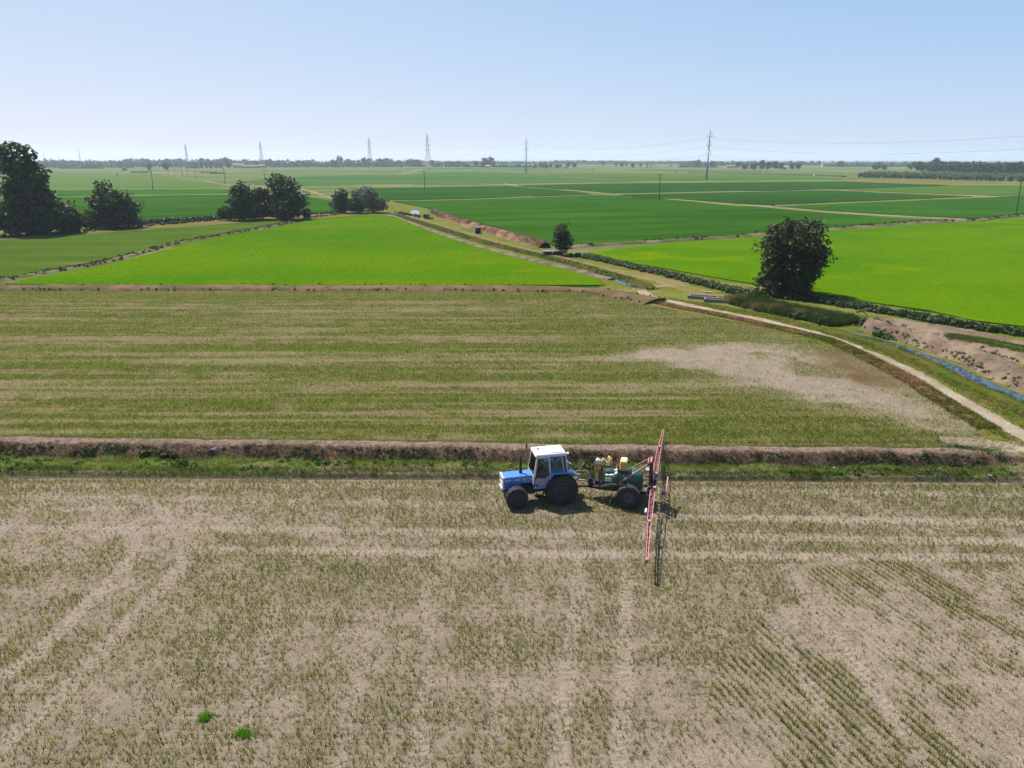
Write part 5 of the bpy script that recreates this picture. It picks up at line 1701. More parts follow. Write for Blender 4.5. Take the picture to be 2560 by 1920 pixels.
MB().path([(-1.2, .1, 2.0), (-1.3, .0, 2.15), (-1.22, -.1, 1.9), (-1.25, -.1, 1.5)], .012, 6).build('hose', M['hose'], spr)
MB().path([(-1.3, -.6, 1.5), (-1.45, -.8, 1.3), (-1.35, -.9, 1.1)], .014, 6).build('hose', M['hose'], spr)



def boom(sg, y0, y1, x0, x1, z0, z1, wA, wB, hA, hB, n):
    """triangular lattice from y0 to y1: two top tubes, a bottom tube, rungs and diagonals"""
    root = MB()
    f = np.linspace(0, 1, n + 1)
    c = [((x0 + (x1 - x0) * t), sg * (y0 + (y1 - y0) * t), z0 + (z1 - z0) * t, (wA + (wB - wA) * t) / 2, hA + (hB - hA) * t) for t in f]
    a = [(x + w, y, z) for x, y, z, w, h in c]
    b = [(x - w, y, z) for x, y, z, w, h in c]
    d = [(x, y, z - h) for x, y, z, w, h in c]
    for l in (a, b, d):
        root.bar(l[0], l[-1], .03)
    o = root.build('boom_section', M['pinkred'], spr)
    for i in range(n + 1):
        m = MB().bar(a[i], b[i], .022)
        if i < n:
            m.bar(b[i], d[i + 1] if i % 2 else d[i], .016)
        m.build('rung', M['pinkred'], o)
    nz_ = MB().tube((c[0][0] + .06, c[0][1], c[0][2] - hA - .04), (c[-1][0] + .06, c[-1][1], c[-1][2] - hB - .04), .028, 6)
    k = int(abs(y1 - y0) / .5)
    for i in range(k + 1):
        t = i / k
        x, y, z = c[0][0] + .06 + (c[-1][0] - c[0][0]) * t, sg * (y0 + (y1 - y0) * t), c[0][2] - hA - .04 + (c[-1][2] - hB - c[0][2] + hA) * t
        nz_.tube((x, y, z), (x, y, z - .1), .03, 6)
    nz_.build('spray_line', M['black'], o)
    MB().path([(x + .02, y, z - h * .35 - .05 * (i % 2)) for i, (x, y, z, w, h) in enumerate(c)], .03, 6).build('hose', M['black'], o)
    return o


boom(1, .95, 4.0, -1.17, -1.20, 1.18, 1.08, .24, .20, .36, .28, 7)
boom(1, 4.15, 7.25, -1.21, -1.30, 1.06, 1.00, .13, .08, .22, .12, 7)
boom(-1, .85, 4.9, -1.17, -1.22, 1.22, 1.18, .26, .20, .36, .28, 9)
boom(-1, 5.05, 8.15, -1.23, -1.30, 1.14, 1.04, .13, .08, .22, .12, 7)
m = MB()
for y_, x_, z_ in ((.93, -1.26, 1.3), (4.05, -1.2, 1.05), (-.8, -1.26, 1.3), (-4.95, -1.22, 1.14), (7.2, -1.3, .92)):
    MB().box(x_ - .07, x_ + .07, y_ - .1, y_ + .1, z_ - .12, z_ + .08).build('boom_hinge', M['pinkred'], spr, bevel=.02)
for y_, z_ in ((3.05, 1.08), (-1.7, 1.24)):
    MB().lathe([(.001, -.2), (.05, -.2), (.06, -.12), (.045, 0), (.06, .12), (.05, .2), (.001, .2)], 12, (-.98, y_, z_)).build('foam_bottle', M['white'], spr, True)
m = MB().bar((-1.85, -.45, 1.35), (-1.80, .75, .95), .06)
m.tube((-1.8, .75, .95), (-1.78, .95, .80), .05, 8)
m.bar((-1.2, -.1, 1.1), (-1.82, .1, 1.16), .04)
m.build('support_arm', M['pinkred'], spr)

# ---- jugs carried on the sprayer: each its own thing
SM_ = Matrix.Translation(spr.location) @ Matrix.Rotation(spr.rotation_euler.z, 4, 'Z')


def jug(lx, ly, lz, w, d, h, rz, mat_, capmat, label, tilt=0, name='plastic_jug'):
    p = SM_ @ Vector((lx, ly, lz))
    r = empty(name, p, spr.rotation_euler.z + rz, label, 'jug')
    r.rotation_euler.y = tilt
    m = MB().hexa([(-w / 2, -d / 2, 0), (w / 2, -d / 2, 0), (w / 2, d / 2, 0), (-w / 2, d / 2, 0), (-w / 2, -d / 2, h * .8), (w / 2, -d / 2, h * .8), (w / 2, d / 2, h * .8), (-w / 2, d / 2, h * .8)])
    m.build('jug_body', mat_, r, bevel=min(w, d) * .14)
    MB().hexa([(-w * .42, -d * .42, h * .80), (w * .42, -d * .42, h * .80), (w * .42, d * .42, h * .80), (-w * .42, d * .42, h * .80), (-w * .1, -d * .3, h * .93), (w * .3, -d * .3, h * .93), (w * .3, d * .3, h * .93), (-w * .1, d * .3, h * .93)]).build('jug_shoulder', mat_, r, bevel=.012)
    MB().tube((w * .18, 0, h * .92), (w * .18, 0, h * 1.03), .045, 12).build('cap', capmat, r)
    MB().path([(-w * .36, 0, h * .8), (-w * .33, 0, h * .95), (w * .05, 0, h * .97)], .014, 6).build('handle', mat_, r)
    return r


jug(1.42, .10, 1.925, .24, .20, .36, .2, M['yellow'], M['white'], 'yellowish jug with white cap in the front red rack')
jug(1.14, -.12, 1.925, .24, .20, .40, -.3, M['yellow'], M['cream'], 'amber jug at the rear end of the front red rack')
jug(1.20, .12, 1.925, .17, .15, .30, .1, M['cream'], M['red'], 'small milky jug between two amber jugs in the rack')
jug(1.72, .0, 1.925, .26, .26, .30, .0, M['white'], M['white'], 'fat white jug at the tip of the front red rack')
p = SM_ @ Vector((.40, .02, 1.80))
r = empty('plastic_crate', p, spr.rotation_euler.z, 'ribbed yellow plastic box standing on the green tank beside the red hoop', 'plastic box')
MB().box(-.16, .16, -.3, .3, .0, .50).build('box_body', M['yellow'], r, bevel=.04)
for k in range(5):
    MB().box(-.175, .175, -.31, .31, .05 + k * .1, .085 + k * .1).build('rib', M['yellow'], r, bevel=.01)
MB().box(-.12, .12, -.24, .24, .502, .52).build('box_lid', M['cream'], r)

# ================================================================== THE BACKGROUND
# ---- wooden poles
def pole(u, vb, vt, label, lean=0.0, arms=1, r=.13):
    X, Y, z = at(u, vb)
    h = hgt(u, vb, vt)
    root = empty('utility_pole', (X, Y, z), .2, label, 'pole', 'wooden power poles across the fields')
    root.rotation_euler.y = lean
    MB().tube((0, 0, -.3), (0, 0, h), r * 1.25, 8, r * .8).build('post', M['wood_pole'], root)
    for k in range(arms):
        MB().bar((-.75, 0, h - .35 - k * 1.1), (.75, 0, h - .35 - k * 1.1), .1).build('crossarm', M['wood_pole'], root)
    for x in (-.65, .65):
        MB().tube((x, 0, h - .3), (x, 0, h - .02), .07, 6).build('insulator', M['dark'], root)
    return root


for a in ((382, 475, 426, 'leaning dark pole standing alone in the pale green field', .07, 1, .17),
          (437, 444, 418, 'wooden pole before the dry bank, second of the crooked row', 0, 1, .15), (456, 442, 418, 'wooden pole in the crooked row in front of the barn', 0, 1, .15), (470, 440, 419, 'smallest wooden pole right below the barn corner'.replace('right ', ''), 0, 1, .14), (422, 441, 423, 'short pole under the small round dark tree', 0, 1, .13),
          (490, 450, 417, 'wooden pole beside the pinkish dirt track', 0, 1, .17), (563, 460, 418, 'dark pole where the dirt track turns', .02, 1, .18), (662, 446, 422, 'wooden pole rising behind the three-tree clump', 0, 1, .18),
          (1062, 484, 426, 'tall wooden pole in the deep green field below the lattice pylon', 0, 1, .16), (1648, 504, 435, 'tall wooden pole standing in the large dark green field', -.03, 2, .16), (2540, 535, 452, 'leaning wooden pole at the edge of the yellow streaked field', -.05, 1, .16)):
    pole(*a)


# ---- steel pylons
def lattice(loc, h, rz, label):
    root = empty('lattice_pylon', loc, rz, label, 'pylon', 'steel pylons of the power line')
    wz = lambda z: np.interp(z / h, [0, .52, .86, 1], [h * .085, h * .032, h * .022, .15])
    lv = [0, .14, .27, .38, .47, .54, .61, .68, .75, .82, .88, .94, 1]
    for sx in (1, -1):
        for sy in (1, -1):
            m = MB()
            for a, b in zip(lv[:-1], lv[1:]):
                m.bar((sx * wz(a * h), sy * wz(a * h), a * h), (sx * wz(b * h), sy * wz(b * h), b * h), .34 if a < .5 else .26)
            m.build('leg', M['steel'], root)
    m = MB()
    for a, b in zip(lv[:-2], lv[1:-1]):
        for (p, q) in (((1, 1), (1, -1)), ((1, -1), (-1, -1)), ((-1, -1), (-1, 1)), ((-1, 1), (1, 1))):
            wa, wb = wz(a * h), wz(b * h)
            m.bar((p[0] * wa, p[1] * wa, a * h), (q[0] * wb, q[1] * wb, b * h), .14)
            m.bar((q[0] * wa, q[1] * wa, a * h), (p[0] * wb, p[1] * wb, b * h), .14)
    br = m.build('bracing', M['steel'], root)
    br['kind'] = 'stuff'
    for f, L in ((.54, .115), (.68, .10), (.82, .10)):
        for sx in (1, -1):
            m = MB()
            w = wz(f * h)
            for sy in (1, -1):
                m.bar((sx * w, sy * w, f * h + .03 * h), (sx * L * h, 0, f * h), .2)
                m.bar((sx * w, sy * w, f * h), (sx * L * h, 0, f * h), .2)
            m.build('crossarm', M['steel'], root)
    return [(sx * L * h, f * h - 1.5) for f, L in ((.54, .115), (.68, .10), (.82, .10)) for sx in (1, -1)]


def monopole(loc, h, rz, label, thin=1.0):
    root = empty('steel_pylon', loc, rz, label, 'pylon', 'steel pylons of the power line')
    MB().tube((0, 0, -.5), (0, 0, h * .55), h * .021 * thin, 12, h * .013 * thin).tube((0, 0, h * .55), (0, 0, h), h * .013 * thin, 10, h * .004).build('mast', M['steel'], root, True)
    att = []
    for f in (.475, .635, .795):
        for sx in (1, -1):
            m = MB()
            L = h * .072
            m.bar((0, 0, f * h), (sx * L, 0, f * h), .3)
            m.bar((sx * L, 0, f * h), (sx * L * .5, 0, f * h + h * .075), .16)
            m.bar((sx * L * .5, 0, f * h + h * .075), (0, 0, f * h + h * .078), .2)
            m.build('crossarm', M['steel'], root)
            att.append((sx * L, f * h - 1.0))
    return att


PY = [(1766, 449, 313, 1, 'tall grey steel pole pylon standing by the long pale road'), (1315, 434, 339, 1, 'slim steel pole pylon between the wooden poles and tree islands'), (1070.5, 423.5, 334, 0, 'largest lattice pylon above the row of dark cylindrical trees'), (926, 420.5, 343, 0, 'lattice pylon behind the tree with the double crown'), (656, 419, 353, 0, 'hazy lattice pylon beyond the farm with red roofs'), (470, 418.5, 359, 0, 'hazy lattice pylon rising over the grey barn')]
pos, att = [], []
for u, vb, vt, kind, lab in PY:
    X, Y, z = at(u, vb)
    pos.append(np.array((X, Y)))
d0 = pos[0] - pos[1]
allp = [pos[0] + d0 * np.array((1.05, 1.0))] + pos + [pos[-1] + (pos[-1] - pos[-2]) * 1.3]
hs = []
for i, (u, vb, vt, kind, lab) in enumerate(PY):
    dv_ = allp[i + 2] - allp[i]
    rz = math.atan2(dv_[1], dv_[0]) + math.pi / 2
    h = hgt(u, vb, vt)
    fn = monopole if kind else lattice
    a = fn((pos[i][0], pos[i][1], G), h, rz, lab)
    att.append([np.array((pos[i][0] + x * math.cos(rz), pos[i][1] + x * math.sin(rz), G + z)) for x, z in a])
att = [[q + np.array((*(allp[0] - pos[0]), 0)) for q in att[0]]] + att + [[q + np.array((*(allp[-1] - pos[-1]), 0)) for q in att[-1]]]
WL = ['lowest power cable on the near side of the pylons', 'lowest power cable on the far side of the pylons', 'middle power cable on the near side of the pylons', 'middle power cable on the far side of the pylons', 'topmost power cable on the near side of the pylons', 'topmost power cable on the far side of the pylons']
for k in range(6):
    m = MB()
    for a, b in zip(att[:-1], att[1:]):
        p, q = a[k], b[k]
        L = np.linalg.norm(q - p)
        pts = [p + (q - p) * t - np.array((0, 0, 1)) * 4 * t * (1 - t) * L * .022 for t in np.linspace(0, 1, 17)]
        m.path([Vector(x) for x in pts], .042, 4)
    o = m.build('power_cable', M['steel'])
    props(o, WL[k], 'cable', 'cables of the power line')
for u, vt, lab in ((155, 378, 'faint slim pylon beside the crown of the tall poplar'), (290, 372, 'faint slim pylon above the wood beyond the pale field'), (208, 383, 'faintest of the slim pylons over the blue wood'), (241, 387, 'short faint pylon between two slim pylons over the wood'), (408, 386, 'short faint pylon over the wood by the round dark tree'), (536, 391, 'tiny faint pylon above the dark clump by the barn')):
    h = 44.0
    Yd_ = 1777 * h / (405 - vt) * .62
    X = (u - 1280) / 1777 * Yd_ * 1.04
    h = (399 - vt) / 1777 * Yd_ + 16.6
    monopole((X, Yd_, G), h, .6, lab, .8)

# ---- buildings of the far farms
M['tile'] = mat_plain('red_tiles', (.22, .075, .05), .9, vary=.2, scale=.6)
M['plaster'] = mat_plain('pale_plaster', (.34, .29, .24), .9, vary=.15, scale=.5)
M['barnside'] = mat_plain('grey_blue_sheet', (.07, .10, .13), .7, vary=.1, scale=.4)


def building(u, vb, wpx, hm, dm, label, wall, roof, rz=0.0, pitch=.35, nwin=3, name='farm_building', cat='building'):
    X, Y, z = at(u, vb)
    w = wid(u, vb, wpx)
    r = empty(name, (X, Y, z - .05), rz, label, cat)
    MB().box(-w / 2, w / 2, -dm / 2, dm / 2, 0, hm).build('wall', M[wall], r)
    ri = hm + dm / 2 * pitch
    MB().add([(-w / 2 - .4, -dm / 2 - .5, hm - .1), (w / 2 + .4, -dm / 2 - .5, hm - .1), (w / 2 + .4, 0, ri), (-w / 2 - .4, 0, ri), (w / 2 + .4, dm / 2 + .5, hm - .1), (-w / 2 - .4, dm / 2 + .5, hm - .1),
              (-w / 2 - .4, -dm / 2 - .5, hm + .15), (w / 2 + .4, -dm / 2 - .5, hm + .15), (w / 2 + .4, 0, ri + .25), (-w / 2 - .4, 0, ri + .25), (w / 2 + .4, dm / 2 + .5, hm + .15), (-w / 2 - .4, dm / 2 + .5, hm + .15)],
             [(6, 7, 8, 9), (9, 8, 10, 11), (0, 3, 2, 1), (3, 5, 4, 2), (0, 1, 7, 6), (5, 11, 10, 4), (0, 6, 9, 3), (3, 9, 11, 5), (1, 2, 8, 7), (2, 4, 10, 8)]).build('roof', M[roof], r)
    for k in range(nwin):
        x = (k + .5) / nwin * w - w / 2
        MB().box(x - .6, x + .6, -dm / 2 - .03, -dm / 2 + .05, hm * .35, hm * .35 + 1.4).build('window', M['dark'], r)
    return r


building(482, 420, 29, 13.0, 16, 'tall blue grey barn beside the dark conical trees', 'barnside', 'barnside', .1, .12, 0, 'barn', 'barn')
building(598, 420, 26, 6.5, 12, 'brick red farmhouse next to the dark clump', 'plaster', 'tile', .05)
building(625, 420.5, 34, 4.0, 10, 'long low shed with a dark front beside the farmhouse', 'barnside', 'tile', .05, nwin=0, name='shed', cat='shed')
building(655, 420, 20, 5.0, 10, 'low red roofed house at the end of the long shed', 'plaster', 'tile', -.1, nwin=2)
building(812, 417, 13, 6.5, 10, 'small bright red roofed house against the far wood', 'plaster', 'tile', .0, nwin=2)
building(752, 417, 8, 8.5, 8, 'narrow pale house at the edge of the far wood', 'plaster', 'tile', .2, nwin=1)
building(1046, 417, 42, 6.0, 12, 'long low farm with brown roof at the pylon foot', 'barnside', 'tile', .0, nwin=4)
building(1219, 418.5, 12, 3.2, 9, 'low pale roofed shed below the big double-crowned tree', 'barnside', 'plaster', .0, nwin=0, name='shed', cat='shed')
building(1826, 419.5, 26, 3.5, 12, 'long low farm building between two blue woods', 'plaster', 'tile', .1, nwin=2)
building(2062, 416.5, 15, 8.0, 12, 'pale far house with a small tower', 'plaster', 'tile', .0, nwin=2)
building(1960, 424, 9, 4.0, 8, 'small pale hut between two dark groups of trees', 'plaster', 'plaster', .0, nwin=1)

# ---- far trees: four crowns made once, then copied with their trunks
FT1, FT2 = A(40, 62, 30), A(82, 104, 52)


def proto_tree(name, blobs, n, leaf, seed, tr=.05, c1=FT1, c2=FT2):
    t = tree(name, (0, 0, -500), blobs, n, leaf, c1, c2, 'x', 'tree', seed=seed, th=.7, tr=tr, limbs=3)
    return t


PROT = {
    'round': proto_tree('round_tree', [(0, 0, .66, .5, .5, .33), (0, 0, .36, .42, .42, .25)], 700, .10, 301),
    'wide': proto_tree('broad_tree', [(-.22, 0, .62, .32, .4, .30), (.22, 0, .7, .32, .4, .28), (0, 0, .35, .46, .46, .28)], 800, .09, 302),
    'tall': proto_tree('tall_tree', [(0, 0, .78, .36, .4, .22), (.05, 0, .5, .46, .45, .3), (0, 0, .22, .36, .36, .2)], 800, .08, 303),
    'cone': proto_tree('cypress_tree', [(0, 0, .45, .46, .46, .46), (0, 0, .75, .28, .28, .24), (0, 0, .2, .44, .44, .2)], 600, .08, 304, c1=A(26, 44, 26), c2=A(52, 72, 40)),
    'sapling': proto_tree('young_poplar', [(-.1, 0, .62, .36, .4, .32), (.15, 0, .5, .4, .4, .34), (0, 0, .3, .42, .42, .26)], 500, .12, 306, c1=A(92, 120, 58), c2=A(164, 178, 110)),
    'bush': proto_tree('round_bush', [(0, 0, .45, .5, .5, .5)], 400, .12, 305)}
used_ = {}


def far_tree(kind, u, vb, vt, wpx, label, group=None, cat='tree', loc=None, h=None, w=None):
    src = PROT[kind]
    t = src if kind not in used_ else copy_tree(src)
    used_[kind] = 1
    if loc is None:
        X, Y, z = at(u, vb)
        h, w = hgt(u, vb, vt), wid(u, vb, wpx)
    else:
        X, Y, z = loc
    t.location = (X, Y, z - .1)
    t.scale = (w, w, h)
    t.rotation_euler = (0, 0, (u * 1.7) % 6.28)
    t['label'] = label
    t['category'] = cat
    if 'group' in t.keys(): del t['group']
    if group: t['group'] = group
    return t


for a in (('tall', 5, 436, 392, 40, 'dark tree cut by the frame edge beyond the tall poplar'),
          ('tall', 374, 426, 406, 14, 'small dark two-lobed tree on the dry bank'), ('round', 416, 426, 407, 18, 'small round dark tree on a thin trunk by the poles'),
          ('cone', 505, 421, 404, 11, 'first conical tree next to the grey barn'), ('cone', 517, 421, 403, 11, 'second conical tree from the grey barn'), ('cone', 528, 421, 402, 12, 'third conical tree from the grey barn'), ('cone', 541, 421, 403, 12, 'fourth conical tree from the grey barn'), ('cone', 552, 421, 402, 12, 'fifth conical tree from the grey barn'), ('round', 572, 421, 405, 14, 'last low round tree of the dark farm clump'),
          ('tall', 568, 419, 391, 17, 'tallest dark tree over the farm clump'), ('round', 522, 417, 397, 11, 'dark round crown poking above the conical trees'), ('round', 504, 416, 395, 12, 'pale round crown behind the conical trees'),
          ('tall', 850, 416, 388.5, 22, 'tall tree with a double crown standing above the far wood'), ('wide', 918, 417, 392.5, 26, 'broad open-crowned tree at the foot of a lattice pylon'), ('wide', 955, 416, 394.5, 20, 'open-crowned tree just past the pylon with the broad tree'), ('round', 968, 416.5, 395, 18, 'smooth round tree in the far wood near the largest pylon'), ('round', 870, 416.5, 397, 16, 'round tree in the shadow of the double-crowned tree'),
          ('wide', 1036, 417, 396, 34, 'wide flat-topped tree above the brown roofed farm'), ('round', 1080, 417.5, 400, 14, 'pale tree between the legs of the largest pylon'), ('bush', 1087, 418, 408, 12, 'low bush past the feet of the largest pylon'),
          ('cone', 1096, 418, 404, 10, 'first cylindrical dark tree past the largest pylon'), ('cone', 1104, 418, 404, 8, 'slim cylindrical tree between two thicker ones'), ('cone', 1114, 418, 404, 10, 'third cylindrical dark tree past the largest pylon'),
          ('wide', 1128, 417, 402, 18, 'dark tree joining the cylindrical trees to the long hedge'), ('round', 1143, 417, 402, 16, 'dark rounded tree in the hedge past the cylindrical trees'), ('round', 1158, 418, 405, 12, 'small dark tree at the end of the long hedge'), ('bush', 1168, 418.5, 409, 16, 'low wide bush just past the long dark hedge'), ('round', 1190, 418, 402.5, 13, 'upright tree standing before the big double-crowned tree'),
          ('wide', 1219, 418, 390.5, 30, 'big double-crowned tree over a low pale shed'), ('bush', 1206, 418.5, 404, 12, 'bush at the skirt of the big double-crowned tree'), ('cone', 1236, 417.5, 399, 8, 'pointed tree leaning on the big double-crowned tree'),
          ('tall', 1256, 415, 403, 6, 'thin tree past the big double-crowned tree'), ('tall', 1266, 415, 403, 7, 'second thin tree before the slim steel pole'), ('bush', 1295, 418, 408, 12, 'low bush just before the slim steel pole'),
          ('bush', 1338, 420.5, 410, 12, 'dark bush opening the tree island past the slim steel pole'), ('wide', 1356, 420, 406.5, 24, 'broad dark tree of the tree island past the steel pole'), ('bush', 1366, 420.5, 411, 11, 'bush under the broad dark tree of the island'), ('round', 1377, 420.5, 409, 11, 'small round tree next to the tree island'), ('wide', 1393, 421, 410, 15, 'low dark dome-shaped tree in the open fields'), ('bush', 1402, 418, 410, 7, 'pale bush behind the dome-shaped tree'),
          ('round', 1420, 418.5, 405, 12, 'oval tree past the dome-shaped tree'), ('bush', 1414, 421, 416, 8, 'tiny dark bush at the oval tree'), ('wide', 1435, 418.5, 405, 14, 'open grey tree beside the oval tree'),
          ('tall', 1508, 415.5, 401, 7, 'slim tall tree alone on the far plain'), ('round', 1540, 416, 406, 10, 'grey round tree on the far plain'), ('round', 1554, 418.5, 404.5, 11, 'darker oval tree near two grey round trees'), ('round', 1565, 416, 408, 8, 'pale small tree between the oval and the mushroom tree'), ('wide', 1582, 419.5, 406.5, 12, 'mushroom shaped tree on the far plain'), ('round', 1601, 417, 407, 8, 'round tree past the mushroom shaped tree'),
          ('tall', 1618, 416, 405.5, 7, 'slim grey tree on the dry plain'), ('cone', 1627.5, 417, 409, 4, 'tiny pointed tree on the dry plain'), ('cone', 1677, 417, 411, 4, 'tiny dark pointed tree before the tall steel pole'), ('bush', 1618, 421, 417, 5, 'tiny round shrub below the slim grey tree'), ('bush', 1690, 431, 428, 4, 'lone tiny shrub at the brown earth bank'),
          ('tall', 1745, 417.5, 398, 17, 'large rounded tree just before the tall steel pole'), ('round', 1781, 418, 402.5, 17, 'rounded tree just past the tall steel pole'),
          ('round', 1845, 420, 404, 16, 'first pale tree of the long dark grove'), ('wide', 1862, 424, 408, 18, 'low feathery tree of the long dark grove'), ('wide', 1884, 424, 406, 20, 'dark bushy tree in the long dark grove'), ('tall', 1904, 423, 399, 22, 'tallest tree of the long dark grove'), ('wide', 1920, 424, 404, 18, 'blue green tree past the tallest of the grove'), ('round', 1938, 424, 405, 18, 'last but one tree of the long dark grove'), ('round', 1951, 424, 407, 14, 'last tree of the long dark grove'), ('round', 1979, 424, 409, 14, 'first tree of the small dark pair'), ('round', 1994, 424, 408, 16, 'second tree of the small dark pair'),
          ('round', 2100, 418.5, 402.5, 17, 'large pale dome-shaped tree over the blue wood'), ('tall', 2140, 414, 401.5, 5, 'single thin poplar above the blue wood'), ('cone', 2188, 420, 403, 4, 'first of the four thin poplars'), ('cone', 2194, 420, 402.5, 5, 'second of the four thin poplars'), ('cone', 2200, 420, 403, 5, 'third of the four thin poplars'), ('cone', 2206, 420, 403, 4, 'last of the four thin poplars'), ('wide', 2190, 424, 410, 22, 'dark bush mass under the thin poplars'), ('wide', 2210, 424.5, 411, 16, 'dark bush at the end of the poplar group'), ('round', 2228, 419, 407, 9, 'small round tree past the poplar group'),
          ('wide', 2303, 427.5, 416, 16, 'dark low shrub before the big round-topped tree'), ('tall', 2336, 429, 393, 30, 'big round-topped tree beside the poplar plantation'), ('bush', 2330, 429.5, 411, 34, 'dense bushes below the big round-topped tree'), ('bush', 2356, 430, 409, 22, 'bushes joining the round-topped tree to the plantation'),
          ('bush', 293, 438, 435, 6, 'single dark shrub in the wide pale field'), ('bush', 312, 427, 419, 12, 'dark shrub at the end of the blue wood')):
    far_tree(*a[:5], a[5], cat='bush' if a[0] == 'bush' else 'tree')

# plantation at the frame edge: front rows one by one, the rows behind as one mass
rr = np.random.default_rng(77)
pa, pb = np.array(at(2372, 431.5)[:2]), np.array(at(2640, 440)[:2])
n_ = int(np.hypot(*(pb - pa)) / 8.5)
for i in range(n_):
    q_ = pa + (pb - pa) * i / (n_ - 1) + rr.normal(0, .7, 2)
    far_tree('tall', i * 13.0, 0, 0, 0, 'dark leafy poplar in the front row of the tall plantation', 'front row of the tall poplar plantation', loc=(q_[0], q_[1], G), h=13.6 + rr.normal(0, .7), w=9.5 + rr.normal(0, 1))
blb = []
back = (pa - np.array((0, 0)))
nv = np.array((-(pb - pa)[1], (pb - pa)[0]))
nv /= np.hypot(*nv)
if nv[1] < 0: nv = -nv
for j in range(1, 7):
    for i in range(n_):
        q_ = pa + (pb - pa) * (i + .5) / (n_ - 1) + nv * j * 9 + rr.normal(0, 1, 2)
        blb.append((q_[0], q_[1], G + 8.2 + rr.normal(0, .6), 4.6, 4.6, 5.6))
P, d, cf = blob_points(blb, 26000, 78, nclump=9)
V, F, C = leaf_cards(P, 1.1, vary(len(P), A(36, 60, 30), A(82, 110, 54), 78) * (.7 + .6 * cf[:, None]), d, 78, .4)
props(mk('poplar_wood', V, F, M['leaf'], None, C), 'rows of tall dark poplars filling the plantation', 'wood', kind='stuff')
pa, pb = np.array(at(2150, 444)[:2]), np.array(at(2680, 456.5)[:2])
n_ = 52
for i in range(n_):
    q_ = pa + (pb - pa) * i / (n_ - 1) + rr.normal(0, .6, 2)
    far_tree('sapling', i * 7.0, 0, 0, 0, 'pale young poplar in the front row of saplings', 'front row of young poplars', loc=(q_[0], q_[1], G), h=5.0 + rr.normal(0, .5), w=4.6 + rr.normal(0, .7))
blb = []
for j in range(1, 14):
    for i in range(n_):
        t_ = (i + .5 * (j % 2)) / (n_ - 1)
        q_ = pa + (pb - pa) * t_ + np.array((4.6, 8.0)) * j + rr.normal(0, .7, 2)
        blb.append((q_[0], q_[1], G + 3.0, 1.9, 1.9, 2.4))
P, d, cf = blob_points(blb, 22000, 79, nclump=7)
V, F, C = leaf_cards(P, .75, vary(len(P), A(104, 132, 70), A(168, 182, 116), 79), d, 79, .4)
props(mk('sapling_wood', V, F, M['leaf'], None, C), 'rows of pale green young poplars behind the front row', 'wood', kind='stuff')

# far woods along the horizon: masses nobody could count
def wood(name, spans, label, seed, c1, c2, leaf=2.2, per=60):
    r = np.random.default_rng(seed)
    blb = []
    for (u0, u1, vb, vt0, vt1) in spans:
        u = u0
        while u < u1:
            vt = r.uniform(vt0, vt1)
            X, Y, z = at(u, vb + r.normal(0, .15))
            h = hgt(u, vb, vt)
            w = max(h * r.uniform(.35, .6), 4)
            blb.append((X, Y, z + h * .55, w, w, h * .5))
            blb.append((X + w * .3, Y - w * .3, z + h * .25, w, w, h * .28))
            u += w * 1777 / Y * r.uniform(.7, 1.1)
    n = len(blb) * per
    P, d, cf = blob_points(blb, n, seed, nclump=8)
    P[:, 2] = np.maximum(P[:, 2], G)
    V, F, C = leaf_cards(P, leaf, vary(n, c1, c2, seed) * (.65 + .7 * cf[:, None]), d, seed, .45)
    return props(mk(name, V, F, M['leaf'], None, C), label, 'wood', kind='stuff')


wood('far_wood', [(-300, 330, 419.5, 404, 411), (-300, 200, 417, 397, 403), (140, 330, 417.2, 399, 404), (320, 500, 418, 402, 410), (320, 620, 415.5, 396, 400), (610, 860, 417, 397, 404), (640, 900, 418.5, 403, 409), (860, 1020, 417, 398, 404), (900, 1000, 418, 403, 409), (1020, 1062, 417, 399, 403), (1118, 1165, 417.5, 403, 408), (1165, 1260, 418, 409, 413)], 'blue hazy wood along the far edge of the pale fields', 401, A(40, 64, 30), A(80, 106, 52))
wood('far_wood', [(1000, 1400, 411, 402, 405), (1385, 1560, 411, 400.5, 402.5), (1560, 1740, 411, 402, 404), (1700, 1860, 414, 402, 407), (1860, 2060, 413.5, 402.5, 406), (2060, 2300, 416.5, 408, 412), (2060, 2330, 411, 403.5, 406), (2300, 2800, 413, 404, 407)], 'distant blue wood along the horizon behind the steel poles', 402, A(44, 66, 34), A(84, 108, 56), 2.8, 44)
wood('scrub', [(1700, 1790, 418.5, 413, 415), (1240, 1330, 418.5, 412, 415), (150, 260, 421.5, 416, 418), (330, 370, 432, 428, 430), (505, 560, 434, 430, 432)], 'low blue green scrub at the foot of the far woods', 403, A(48, 72, 38), A(92, 116, 62), 1.4, 40)

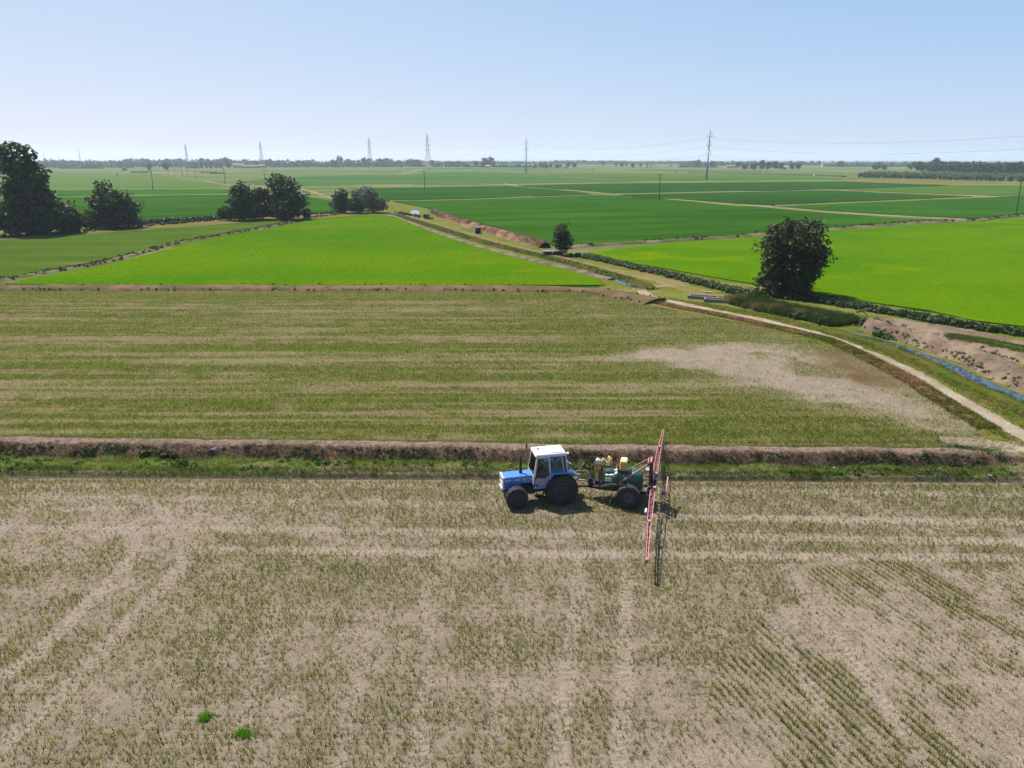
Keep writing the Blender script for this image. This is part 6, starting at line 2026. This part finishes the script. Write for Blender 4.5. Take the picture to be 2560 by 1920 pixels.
# ---- white birds on the far fields and one white car
M['bird'] = mat_plain('white_feathers', (.7, .7, .68), .8, vary=.03)
for (u, v, lab) in ((831, 453.5, 'white egret standing in the far green field'), (965, 432, 'white egret near the zigzag track below the pylon'), (515, 443, 'white egret beside the pinkish dirt track'), (657, 444, 'white egret near the pole behind the tree clump')):
    X, Y, z = at(u, v)
    sk_ = MB()
    r = empty('egret', (X, Y, z + .1), .5, lab, 'bird')
    m = MB().lathe([(.001, -.34), (.09, -.25), (.15, -.05), (.13, .12), (.05, .26), (.04, .3)], 10, (0, 0, .55), 'x')
    m.tube((.24, 0, .6), (.32, 0, .85), .045, 8, .03).tube((.32, 0, .85), (.28, 0, 1.02), .03, 8).tube((.28, 0, 1.02), (.42, 0, 1.03), .04, 8, .012)
    m.build('plumage', M['bird'], r, True)
    for y_ in (-.05, .05):
        MB().tube((0, y_, .45), (.03, y_, -.12), .014, 5).build('leg', M['black'], r)
X, Y, z = at(2038, 440.5)
car = empty('parked_car', (X, Y, z + .05), .1, 'small white car far off on the field road', 'car')
m = MB().prism([(-2.0, .3), (2.0, .3), (2.05, .75), (1.2, .9), (.6, 1.42), (-1.3, 1.45), (-1.95, .95)], -.8, .8)
m.build('body', M['white'], car, bevel=.08)
for y_ in (-.81, .80):
    MB().prism([(1.0, .92), (.55, 1.34), (-1.2, 1.36), (-1.6, .95)], y_, y_ + .02).build('window', M['dark'], car)
    for x_ in (-1.3, 1.3):
        MB().lathe([(.001, -.08), (.31, -.08), (.31, .08), (.001, .08)], 14, (x_, y_, .31)).build('wheel', M['rubber'], car)

# ================================================================== HAZE
hz = MB().box(-6500, 6500, -160, 6500, -1.2, 75.0)
hm = bpy.data.materials.new('haze')
hm.use_nodes = True
ht = hm.node_tree
ht.nodes.remove(ht.nodes['Principled BSDF'])
pv = ht.nodes.new('ShaderNodeVolumePrincipled')
pv.inputs['Color'].default_value = (.74, .87, 1.0, 1)
pv.inputs['Density'].default_value = 0.000115
pv.inputs['Anisotropy'].default_value = 0.2
ht.links.new(pv.outputs[0], ht.nodes['Material Output'].inputs['Volume'])
o = hz.build('haze', hm)
props(o, 'thin pale haze lying over the whole plain', 'haze', kind='stuff')
